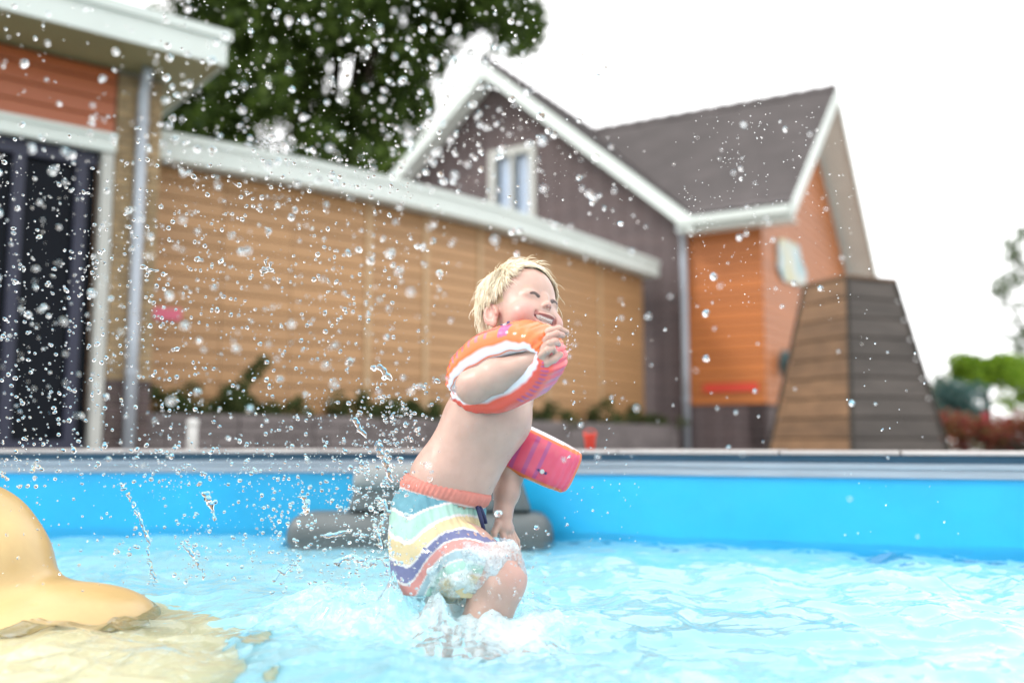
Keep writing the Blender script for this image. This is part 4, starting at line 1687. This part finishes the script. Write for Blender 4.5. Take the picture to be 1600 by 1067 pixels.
# ribbed coral waistband
def waistband():
    n, rows = 220, 7
    cen = wq + wn_ * .012
    e1_ = unit(np.cross(lef, wn_))
    e1_ = e1_ if e1_[0] > 0 else -e1_
    e2_ = unit(np.cross(wn_, e1_))
    v, f, col = [], [], []
    for r_ in range(rows):
        zz = -.014 + .030 * r_ / (rows - 1)
        bul = .0035 * math.sin(math.pi * r_ / (rows - 1)) + (.0012 if r_ in (2, 4) else 0)
        for k in range(n):
            a = 2 * math.pi * k / n
            rib = .0011 * math.sin(k * math.pi * .5) if r_ not in (0, rows - 1) else 0
            R1, R2 = .0885 + bul + rib, .0985 + bul + rib
            shift = wn_ * zz + V(.0035, 0, 0) * (zz / .015)
            v.append(cen + e1_ * math.cos(a) * R1 + e2_ * math.sin(a) * R2 + shift)
            col.append((.74, .27, .22) if r_ > 0 else (.80, .76, .76))
    for r_ in range(rows - 1):
        for k in range(n):
            k2 = (k + 1) % n
            f.append((r_ * n + k, r_ * n + k2, (r_ + 1) * n + k2, (r_ + 1) * n + k))
    # inner lip, so that the band is not paper thin
    o = len(v)
    for k in range(n):
        a = 2 * math.pi * k / n
        v.append(cen + e1_ * math.cos(a) * .080 + e2_ * math.sin(a) * .090 + wn_ * .012)
        col.append((.70, .25, .2))
    for k in range(n):
        k2 = (k + 1) % n
        f.append(((rows - 1) * n + k, (rows - 1) * n + k2, o + k2, o + k))
    return v, f, np.array(col), cen, e1_, e2_


wv, wf, wcol, wcen, we1, we2 = waistband()
mesh('waistband', wv, wf, M['cloth'], shorts, smooth=True, colors=wcol)
dc = wcen + we1 * .088 - we2 * .02
mesh('drawstring', *tube([at(744, 788, 1.955), at(748, 798, 1.94), at(752, 812, 1.935), at(756, 828, 1.935)], [.0035, .0045, .0045, .004], 8), M['cord'], shorts, smooth=True)
mesh('drawstring', *tube([at(747, 788, 1.965), at(752, 796, 1.952), at(757, 808, 1.95), at(759, 818, 1.95)], [.0035, .0042, .0042, .004], 8), M['cord'], shorts, smooth=True)


# ---- inflatable armbands
def armband(cen, ax_, e1_, A, Bh, Lh, th, label, seed):
    ax_ = unit(ax_)
    e1_ = unit(np.asarray(e1_) - ax_ * (np.asarray(e1_) @ ax_))
    e2_ = np.cross(ax_, e1_)
    if e2_[2] < 0:
        e2_ = -e2_
    n, m = 260, 44
    v, col = [], []
    ORA, RED, PNK, VIO, WHT = V(1.0, .21, .045), V(1.0, .115, .075), V(.95, .11, .20), V(.46, .10, .36), V(.92, .88, .95)
    for i in range(n):
        t = 2 * math.pi * i / n
        ct, st_ = math.cos(t), math.sin(t)
        sa = abs(st_)
        c_ = e1_ * A * (abs(ct) ** .9) * (1 if ct > 0 else -1) + e2_ * Bh * (sa ** 1.1) * (1 if st_ > 0 else -1)
        nrm = unit(e1_ * ct * .55 + e2_ * st_)
        tk = .0045 + th * sa ** .75
        wr = .0016 * math.sin(t * 31 + seed) * (1 - sa) ** .5 + .0010 * math.sin(t * 11 + seed * 2)
        for j in range(m):
            ph = 2 * math.pi * j / m
            ca, sa2 = math.cos(ph), math.sin(ph)
            x = Lh * (abs(ca) ** .55) * (1 if ca > 0 else -1) * (1 - .12 * (1 - sa))
            y = tk * (abs(sa2) ** .8) * (1 if sa2 > 0 else -.42)
            rip = .0016 * math.sin(t * 13 + seed) * abs(ca) ** 4          # the welded seams ripple
            v.append(cen + c_ + ax_ * x + nrm * (y + rip + wr * (sa2 > 0)))
            w = x / Lh
            if sa2 < -.30 or abs(ca) > .988:
                cc = WHT
                if sa2 < -.30 and .15 < w < .55 and (i % 5) < 2 and (i // 30) % 2:
                    cc = V(.26, .27, .55)
            elif seed == 1:
                cc = ORA if st_ > 0 else RED
                q_ = i / n
                if st_ > 0:
                    if .60 < w < .90 and .22 < q_ < .46 and i % 6 < 2:
                        cc = VIO * .6 + ORA * .5
                    if .45 < w < .93 and .165 < q_ < .195:
                        cc = VIO * .5 + PNK * .5 if (i + j) % 3 else VIO
                    if w < .62 and .2 < q_ < .46:
                        cc = ORA * .55 + PNK * .5
                elif .62 < w < .86 and .78 < q_ < .95 and i % 4 < 2:
                    cc = VIO * .7 + RED * .3
                elif w < .45:
                    cc = RED * .5 + PNK * .5
            else:
                q_ = (i / n) % .5
                cc = ORA if w > -.93 else WHT
                if abs(w) < .80 and .05 < q_ < .45:
                    cc = PNK
                    side = q_ if st_ > 0 else .5 - q_
                    if side > .19 and int(side * 90) % 3 == 0:
                        cc = VIO * .7 + PNK * .3
            col.append(cc)
    f = []
    for i in range(n):
        i2 = (i + 1) % n
        for j in range(m):
            j2 = (j + 1) % m
            f.append((i * m + j, i * m + j2, i2 * m + j2, i2 * m + j))
    ctr = np.mean(v, axis=0)
    t = empty('armband', ctr, label, 'armband', 'inflatable armbands worn by the child')
    body = mesh('chamber', v, f, M['rubber'], t, smooth=True, colors=np.array(col))
    # filler valve
    tv = 1.15
    vc = cen + e1_ * A * math.cos(tv) + e2_ * Bh * math.sin(tv)
    nv = unit(e1_ * math.cos(tv) * .5 + e2_ * math.sin(tv))
    b0 = vc + nv * (th + .001) + ax_ * .022
    vl = mesh('valve', *tube([b0, b0 + nv * .004], [.0055, .005], 14), M['white'], t)
    for sg_ in (-1, 1):
        q_ = b0 + e1_ * sg_ * .0085 + nv * .001
        mesh('cap', *tube([q_, q_ + nv * .004], [.0035, .0025], 10), M['valve'], vl)
    return t


ua = unit(ELR - SHR)
armband(at(790, 574, 1.875), ua, V(.9, -.42, .36), .112, .037, .058, .041, 'orange inflatable armband on the raised near arm', 1)
armband(at(828, 707, 2.135), V(-.42, .06, -.9), V(.84, -.12, -.50), .100, .030, .054, .030, 'pink and orange armband on the far arm beside the hip', 2)

# ================================================================== THINGS IN THE POOL
# ochre play sculpture at the left
M['ochre'] = paint('ochre_glass_fibre', (0.66, 0.45, 0.185), 0.32, 0.14, 5, bump=0.05, bscale=30, spec=0.6)
G = Field(np.arange(-1.75, -.25, .006), np.arange(1.42, 2.55, .008), np.arange(-.299, .36, .006))
G.ell(at(-70, 880, 2.12), (.185, .17, .185), None, .05)
G.ell(at(-240, 800, 2.2), (.30, .20, .20), None, .08)
G.ell(at(-6, 905, 2.08), (.11, .14, .13), None, .04)
G.ell(at(110, 965, 2.08), (.170, .14, .066), None, .07)
G.ell(at(50, 992, 2.02), (.24, .20, .085), None, .06)
G.cone(at(40, 838, 1.96), at(84, 850, 2.02), .006, .004, .008, 'sub')
G.cone(at(30, 826, 1.95), at(78, 836, 2.04), .004, .003, .006, 'sub')
G.cone(at(14, 908, 1.90), at(50, 938, 1.93), .006, .004, .012, 'sub')
gv, gq = G.nets()
ps = empty('play_sculpture', (-1.05, 2.1, -.299), 'smooth ochre yellow play sculpture rising from the water', 'sculpture')
mesh('body', gv, gq, M['ochre'], ps, smooth=True)
M['sand'] = paint('pale_yellow_glass_fibre', (1.0, 0.86, 0.52), 0.4, 0.12, 5, bump=0.05, bscale=30)
G = Field(np.arange(-1.80, -.25, .010), np.arange(1.25, 2.55, .010), np.arange(-.299, 0, .006))
G.ell(V(-1.08, 1.82, -.29), (.60, .50, .20), None, .05)
G.ell(V(-1.15, 2.0, -.28), (.62, .48, .20), None, .05)
gv, gq = G.nets()
mesh('base', gv, gq, M['sand'], ps, smooth=True)

# grey pedestal by the far wall
gp = at(660, 830, 3.66)
pd = empty('grey_pedestal', (gp[0], gp[1], -.30), 'grey stepped stone pedestal standing in the pool behind the child', 'pedestal')


def rounded_block(name, c, hx, hy, z0, z1, tx, ty, mat, parent, rad=.03):
    bm = bmesh.new()
    bmesh.ops.create_cube(bm, size=2)
    for q in bm.verts:
        k = (tx, ty) if q.co.z > 0 else (1, 1)
        q.co = Vector((c[0] + q.co.x * hx * k[0], c[1] + q.co.y * hy * k[1], z1 if q.co.z > 0 else z0))
    bmesh.ops.bevel(bm, geom=list(bm.edges), offset=rad, segments=4, affect='EDGES', profile=.5)
    v = [tuple(q.co) for q in bm.verts]
    f = [tuple(x.index for x in fc.verts) for fc in bm.faces]
    bm.free()
    return mesh(name, v, f, mat, parent, smooth=True)


cx, cy = gp[0], gp[1]
rounded_block('base', (cx, cy), .50, .16, -.299, .082, 1.0, 1.0, M['grey'], pd, .07)
rounded_block('body', (cx + .07, cy + .02), .35, .12, .0855, .235, .86, .85, M['grey'], pd, .02)
rounded_block('cap', (cx - .10, cy + .01), .165, .125, .165, .262, .92, .9, M['greyl'], pd, .04)
rounded_block('cap', (cx + .23, cy + .02), .11, .122, .165, .245, .85, .9, M['greyl'], pd, .03)

# ================================================================== WATER
def smooth_r(x, y, cx, cy, r0, r1):
    return sm(np.hypot(x - cx, y - cy), r1, r0)


wr_ = np.random.default_rng(11)
WAVES = []
for i in range(34):
    lam = .045 * (15 ** (i / 33)) * wr_.uniform(.9, 1.1)
    a = wr_.normal() * .9 + .6
    WAVES.append((2 * math.pi / lam, a, wr_.uniform(0, 6.28), .0074 * lam ** .92 * (.55 if lam < .11 else 1.0) * wr_.uniform(.5, 1.3)))


def height(x, y):
    calm = .45 + .55 * sm(y, 3.6, 2.4)
    wx = x + .05 * vnoise(x * 2.3, y * 2.3, 0 * x, 41)
    wy = y + .05 * vnoise(x * 2.3 + 7, y * 2.3, 0 * x, 42)
    hh = 0
    for k, a, ph, am in WAVES:
        hh = hh + am * np.sin(k * (wx * math.cos(a) + wy * math.sin(a)) + ph)
    ch = 1 - np.abs(vnoise(x * 7, y * 10, 0 * x, 43))
    hh = hh + .012 * (ch ** 3 - .3) * calm
    hh = hh + .0035 * (1 - np.abs(vnoise(x * 19 + 3 * hh, y * 26, 0 * x, 44))) ** 2
    hh = hh * calm
    # splash turmoil round the child
    t1 = smooth_r(x, y, -.27, 2.0, .05, .36)
    t2 = smooth_r(x, y, -.05, 1.86, .08, .32)
    tur = np.maximum(np.maximum(t1, t2), smooth_r(x, y, -.21, 1.90, .01, .12))
    rid = (1 - np.abs(vnoise(x * 11, y * 11, 0 * x, 45))) ** 2
    r2 = (1 - np.abs(vnoise(x * 27, y * 27, 0 * x, 46))) ** 2
    r3 = vnoise(x * 60, y * 60, 0 * x, 47)
    hh = hh + t1 * (.045 * rid + .018 * r2) + t2 * (.016 * rid + .014 * r2) + tur * .004 * r3
    t3 = smooth_r(x, y, -.21, 1.90, .01, .12)
    hh = hh + t3 * (.022 + .030 * rid * r2 + .004 * r3)
    hh = hh - .006
    return hh, tur


def grid_patch(xs, ys):
    X, Y = np.meshgrid(xs, ys, indexing='ij')
    H_, T_ = height(X, Y)
    nx, ny = X.shape
    v = np.stack([X, Y, H_], -1).reshape(-1, 3)
    i = (np.arange(nx - 1)[:, None] * ny + np.arange(ny - 1)[None]).ravel()
    return v, np.stack([i, i + ny, i + ny + 1, i + 1], 1), T_.ravel()


def inside_pool(p, grow=.03):
    poly = np.array(offset_poly(POOL, grow))
    x, y = p[:, 0], p[:, 1]
    c = np.zeros(len(p), bool)
    n = len(poly)
    for i in range(n):
        x1, y1 = poly[i]
        x2, y2 = poly[i - 1]
        m = ((y1 > y) != (y2 > y)) & (x < (x2 - x1) * (y - y1) / (y2 - y1 + 1e-12) + x1)
        c ^= m
    return c


xs = np.concatenate([np.arange(-3.8, -1.5, .03), np.arange(-1.5, 1.7, .0065), np.arange(1.7, 3.61, .03)])
ys = np.concatenate([np.arange(-2.7, 1.1, .03), np.arange(1.1, 2.5, .0065), np.arange(2.5, 4.0, .011)])
wv_, wq_, wt_ = grid_patch(xs, ys)
ok = inside_pool(wv_)
wq_ = wq_[ok[wq_].all(1)]
used = np.unique(wq_)
remap = np.full(len(wv_), -1)
remap[used] = np.arange(len(used))
wv_, wq_, wt_ = wv_[used], remap[wq_], wt_[used]
fo = np.clip(wt_ * .55, 0, 1) * (.6 + .5 * vnoise(wv_[:, 0] * 9, wv_[:, 1] * 9, 0 * wt_, 51)) + .14 + .17 * sm(wv_[:, 1], 2.5, 1.7) * (.8 + .5 * vnoise(wv_[:, 0] * 3.5, wv_[:, 1] * 5, 0 * wt_, 52))
water = mesh('water', wv_, wq_, M['water'], None, smooth=True, colors=np.repeat(np.clip(fo, 0, 1)[:, None], 3, 1))
structure(water)

# water thrown up over the knee and along the shorts: one torn sheet
K_ = Field(np.arange(-.36, .07, .0032), np.arange(1.74, 2.08, .0036), np.arange(-.04, .16, .0032))
K_.cone(at(706, 892, 1.905), at(764, 876, 1.885), .060, .056, .02)
K_.cone(at(764, 876, 1.885), at(793, 893, 1.885), .056, .036, .02)
Xg, Yg, Zg = K_.ax[0][:, None, None], K_.ax[1][None, :, None], K_.ax[2][None, None, :]
nz_ = vnoise(Xg * 26, Yg * 26, Zg * 26, 61) * .007 + vnoise(Xg * 60, Yg * 60, Zg * 60, 62) * .005 + vnoise(Xg * 130, Yg * 130, Zg * 130, 63) * .0028
K_.f = (K_.f + nz_).astype(np.float32)
kv, kq = K_.nets()
kfo = np.clip(.47 + .30 * vnoise(kv[:, 0] * 30, kv[:, 1] * 30, kv[:, 2] * 30, 64) - .22 * sm(kv[:, 0], -.07, -.02) * sm(kv[:, 2], .11, .07) + .1 * sm(kv[:, 2], .05, .11), 0, 1)
o = mesh('splash_sheet', kv, kq, M['sheet'], None, smooth=True, colors=np.repeat(kfo[:, None], 3, 1))
stuff(o)
tag(o, 'torn sheet of white water thrown up over the bent knee', 'splash')

# thin jets and ligaments
def jet(pts, r, label, seed, step=.0022):
    rr = np.random.default_rng(seed)
    P = [at(*p) for p in pts]
    lo, hi = np.min(P, 0) - .02, np.max(P, 0) + .02
    J = Field(np.arange(lo[0], hi[0], step), np.arange(lo[1], hi[1], step), np.arange(lo[2], hi[2], step))
    for a, b in zip(P[:-1], P[1:]):
        n = max(2, int(np.linalg.norm(b - a) / .008))
        for i in range(n):
            q = a + (b - a) * (i + rr.uniform(-.3, .3)) / n + rr.normal(size=3) * .0028
            q2 = a + (b - a) * min(1, (i + 1) / n) + rr.normal(size=3) * .0028
            J.cone(q, q2, r * rr.uniform(.45, 1.5), r * rr.uniform(.3, 1.0), .004)
            if rr.random() < .5:
                J.ell(q + rr.normal(size=3) * r * 1.6, V(1, 1, 1) * r * rr.uniform(.5, 1.2), None, .003)
    v_, q_ = J.nets()
    o = mesh('water_jet', v_, q_, M['drop'], None, smooth=True)
    tag(o, label, 'water jet', 'ligaments of water in the splash')


jet([(187, 752, 2.02), (206, 783, 2.02), (220, 813, 2.02), (230, 838, 2.03), (234, 865, 2.03), (242, 913, 2.04)], .0029, 'tall thin thread of water above the tip of the ochre sculpture', 1)
jet([(318, 765, 2.0), (333, 798, 2.0), (337, 815, 2.0)], .0048, 'thick clot of flying water left of the grey pedestal', 2)
jet([(292, 851, 1.98), (309, 879, 1.98), (321, 905, 1.98)], .0029, 'short thread of water low between sculpture and child', 3)
jet([(588, 690, 1.97), (601, 722, 1.97), (612, 752, 1.97)], .0042, 'bent thread of water level with the waistband', 4)
jet([(590, 778, 1.97), (604, 792, 1.96), (612, 806, 1.97)], .0052, 'clot of water touching the hip of the shorts', 5)
jet([(505, 838, 2.0), (530, 833, 2.0), (552, 826, 2.0)], .0036, 'level thread of water in front of the pedestal base', 6)
jet([(222, 415, 1.95), (243, 424, 1.95), (262, 428, 1.95)], .0040, 'ragged clot of water beside the downpipe', 7)
jet([(418, 408, 2.0), (424, 418, 2.0), (412, 424, 2.0)], .0044, 'clustered clot of water before the middle of the tan wall', 8)
jet([(592, 574, 1.97), (603, 585, 1.97), (610, 592, 1.97)], .0050, 'twin clot of water left of the raised elbow', 9)

jet([(556, 655, 1.97), (566, 672, 1.97), (573, 684, 1.97)], .0046, 'slanting clot of water left of the bare back', 10)
jet([(598, 812, 1.95), (590, 834, 1.95), (596, 858, 1.95)], .0040, 'hanging thread of water beside the leg of the shorts', 11)
jet([(520, 880, 1.95), (548, 868, 1.95), (575, 880, 1.95), (600, 868, 1.95)], .0042, 'wavy strand of water on the froth left of the shorts', 12)
jet([(470, 775, 2.0), (482, 790, 2.0), (478, 806, 2.0)], .0042, 'clot of water before the left end of the pedestal', 13)
jet([(430, 900, 1.98), (455, 885, 1.98), (470, 868, 1.98)], .0036, 'rising strand of water at the left of the froth', 14)

# ---- drops
bm = bmesh.new()
bmesh.ops.create_icosphere(bm, subdivisions=3, radius=1)
I3v = np.array([q.co[:] for q in bm.verts])
I3f = np.array([[x.index for x in fc.verts] for fc in bm.faces])
bm.free()
bm = bmesh.new()
bmesh.ops.create_icosphere(bm, subdivisions=2, radius=1)
I2v = np.array([q.co[:] for q in bm.verts])
I2f = np.array([[x.index for x in fc.verts] for fc in bm.faces])
bm.free()


def blob(v, seed, amp):
    n = vnoise(v[:, 0] * 1.1 + seed * 3.7, v[:, 1] * 1.1, v[:, 2] * 1.1, seed) * amp
    n2 = vnoise(v[:, 0] * 2.1 + seed, v[:, 1] * 2.1, v[:, 2] * 2.1, seed + 50) * amp * .45
    return v * (1 + n + n2)[:, None]


dr = np.random.default_rng(5)
DROPS = []    # px, py, depth, radius


def cluster(n, x0, x1, y0, y1, depth, r0, r1, bx=1.0, by=1.0, power=2.2, clump=0):
    """bx, by > 1 crowd the drops towards x0, y1"""
    cs = [(dr.random(), dr.random()) for _ in range(max(1, clump))]
    for _ in range(n):
        u, v_ = dr.random() ** bx, 1 - dr.random() ** by
        if clump and dr.random() < .32:
            c_ = cs[int(dr.integers(len(cs)))]
            u, v_ = np.clip(c_[0] + dr.normal() * .04, 0, 1), np.clip(c_[1] + dr.normal() * .05, 0, 1)
        d = depth(dr)
        r = r0 + (r1 - r0) * dr.random() ** power
        DROPS.append((x0 + (x1 - x0) * u, y0 + (y1 - y0) * v_, d, r))


foc = lambda g: float(np.clip(g.normal(1.98, .10), 1.6, 2.35))
wide = lambda g: float(np.clip(g.normal(2.0, .38), 1.15, 3.2))
blurry = lambda g: float(g.uniform(1.12, 1.5)) if g.random() < .55 else float(g.uniform(2.7, 3.4))
# main field on the left
cluster(1050, -10, 640, 250, 760, foc, .0012, .0048, 1.15, 1.2, 2.4, 26)
cluster(721, -10, 700, 200, 740, wide, .0012, .0042, 1.1, 1.0, 1.8, 22)
cluster(430, -10, 720, 180, 660, blurry, .0014, .0054, 1.0, .9, 1.8)
# blurred drops in front of tree and gable
cluster(560, 240, 850, -5, 300, blurry, .0014, .0052, .9, .9, 2.0, 0)
cluster(170, 560, 1000, 60, 420, blurry, .0016, .0058, 1.0, 1.0, 1.5, 6)
cluster(262, 230, 900, 0, 330, wide, .0010, .0030, 1.0, 1.0, 1.5)
cluster(80, 0, 260, 0, 260, blurry, .0012, .0036, 1.0, .8, 1.5)
# low splash
cluster(612, 180, 640, 690, 910, foc, .0010, .0046, .75, 1.0, 2.4, 18)
cluster(240, 540, 660, 620, 880, foc, .0012, .0052, .8, 1.0, 2.0, 10)
cluster(320, 590, 860, 830, 985, lambda g: g.uniform(1.74, 1.86), .0010, .0034, 1, 1, 2.0)
cluster(131, 0, 300, 720, 930, foc, .0010, .0034, 1, 1, 2)
cluster(420, 380, 650, 760, 930, foc, .0010, .0044, .7, 1.0, 2.0, 14)
cluster(260, 545, 690, 600, 900, foc, .0012, .0052, .8, 1.0, 2.0, 12)
cluster(220, 0, 560, 420, 720, foc, .0014, .0050, 1.0, 1.0, 2.0, 16)
# right of the child
cluster(120, 880, 1360, 160, 720, blurry, .0014, .0036, 1.1, 1.0, 1.6)
cluster(262, 1070, 1330, 150, 480, lambda g: g.uniform(1.6, 1.9), .0007, .0013, 1, 1, 2, 5)
cluster(108, 880, 1000, 480, 860, foc, .0008, .0030, 1.3, 1, 2.5)
cluster(56, 1320, 1500, 380, 850, wide, .0008, .0024, 1.5, 1, 2)
# drops flung off the fingertips
cluster(45, 872, 900, 510, 556, lambda g: g.uniform(1.77, 1.81), .0008, .0020, 1, 1, 2)
# single larger drops placed as in the picture
for x, y, d, r in ((671, 748, 1.9, .0062), (625, 718, 1.97, .0068), (565, 725, 1.97, .0065), (838, 824, 1.93, .0055), (853, 830, 1.93, .0032), (1115, 432, 1.45, .0050), (1103, 490, 1.45, .0048),
                   (1103, 560, 1.4, .0052), (1282, 451, 1.5, .0046), (1331, 630, 1.45, .0042), (38, 100, 1.3, .0055), (181, 82, 1.25, .0050), (779, 802, 1.7, .0060), (600, 590, 1.96, .0062),
                   (683, 595, 1.98, .0066), (585, 575, 1.97, .0072), (845, 182, 1.5, .0060), (800, 155, 1.5, .0055), (970, 350, 1.6, .0046), (1158, 280, 1.6, .0036), (308, 405, 1.97, .0060),
                   (345, 408, 1.97, .0050), (265, 90, 1.3, .0050), (455, 340, 1.5, .0056), (461, 328, 1.5, .0046), (560, 390, 1.55, .0056), (543, 395, 1.55, .0050)):
    DROPS.append((x, y, d, r))
DR = np.array(DROPS)
P3 = np.array([at(a, b, c_) for a, b, c_, _ in DROPS])
# keep them out of the child, the water and the far wall
okd = (P3[:, 2] > .012)
hd = np.linalg.norm(P3 - HEADC, axis=1) > .10
okd &= hd
face = (DR[:, 0] > 740) & (DR[:, 0] < 885) & (DR[:, 1] > 400) & (DR[:, 1] < 560) & (DR[:, 2] < 2.1)
okd &= ~face
DR, P3 = DR[okd], P3[okd]
order = np.argsort(-DR[:, 3] / DR[:, 2])
NIND = 290
VAR = []
for s_ in range(7):
    me = mesh_data('water_drop', blob(I3v, s_ + 1, .22 if s_ < 5 else .38), I3f, True)
    me.materials.append(M['drop'])
    VAR.append(me)


def drop_zone(x, y):
    if y > 705:
        return 'above the pool left of the child' if x < 640 else ('around the hip and knee of the child' if x < 870 else 'above the pool right of the child')
    if x > 1060:
        return 'before the orange wing and plank tower'
    if x < 160:
        return 'before the dark glass door' if y > 200 else 'before the rust cladding'
    if x < 235:
        return 'before the brick pier and downpipe'
    edge = 203 + (x - 228) * .205 + max(0, x - 600) * .07
    if y < edge:
        return 'before the dark tree' if x < 610 + (275 - y) * .6 else 'before the brown gable'
    return 'before the tan wall left of the child' if x < 730 else 'before the tan wall beside the head of the child'


for k in order[:NIND]:
    o = bpy.data.objects.new('water_drop', VAR[int(dr.integers(len(VAR)))])
    C.objects.link(o)
    o.location = P3[k]
    o.rotation_euler = dr.uniform(0, 6.28, 3)
    r = DR[k, 3]
    o.scale = (r * dr.uniform(.85, 1.45 if abs(DR[k, 2] - 1.97) < .2 else 1.12), r * dr.uniform(.8, 1.1), r * dr.uniform(.8, 1.1))
    zone = drop_zone(DR[k, 0], DR[k, 1])
    tag(o, 'large clear drop of water flying ' + zone, 'water drop', 'large drops ' + zone)
# the finer spray as one mass
sp_v, sp_f, off = [], [], 0
rest = list(order[NIND:])
fine = []
for n, x0, x1, y0, y1 in ((900, -10, 640, 240, 780), (350, 300, 900, 0, 330), (300, 180, 660, 690, 930), (220, 620, 1000, 180, 520), (120, 1050, 1350, 140, 480), (200, 560, 840, 830, 985)):
    for _ in range(n):
        fine.append((dr.uniform(x0, x1), dr.uniform(y0, y1), foc(dr), dr.uniform(.00045, .00105)))
fine = [q for q in fine if not (740 < q[0] < 885 and 400 < q[1] < 560)]
me = person.data
nn = np.zeros(len(me.vertices) * 3, np.float32)
me.vertices.foreach_get('normal', nn)
nn = nn.reshape(-1, 3)
cand = np.nonzero((nn[:, 1] < -.15) & (bv[:, 2] > .16) & (bv[:, 2] < .47))[0]
beads = []
for k in dr.choice(cand, 170):
    r = .0006 + .0014 * dr.random() ** 2.5
    beads.append((bv[k] + nn[k] * r * .35, r, True))
allp = beads + [(P3[k], DR[k, 3], True) for k in rest] + [(at(a, b, c_), r, False) for a, b, c_, r in fine]
bases = [(blob(I2v, 90 + s_, .22), I2f) for s_ in range(6)]
bm = bmesh.new()
bmesh.ops.create_icosphere(bm, subdivisions=1, radius=1)
I1v = np.array([q.co[:] for q in bm.verts])
I1f = np.array([[x.index for x in fc.verts] for fc in bm.faces])
bm.free()
for p, r, big in allp:
    if p[2] < .008:
        continue
    bv_, bf_ = bases[int(dr.integers(6))] if big else (I1v, I1f)
    sc_ = r * np.array([dr.uniform(.85, 1.5), dr.uniform(.8, 1.1), dr.uniform(.8, 1.1)])
    Q = np.array(Matrix.Rotation(dr.uniform(0, 3.14), 3, 'Y') @ Matrix.Rotation(dr.uniform(0, 3.14), 3, 'Z'))
    sp_v.append((bv_ * sc_) @ Q.T + p)
    sp_f.append(bf_ + off)
    off += len(bv_)
o = mesh('fine_spray', np.concatenate(sp_v), np.concatenate(sp_f), M['drop'], None, smooth=True)
stuff(o)
tag(o, 'fine spray of tiny droplets filling the air', 'spray')
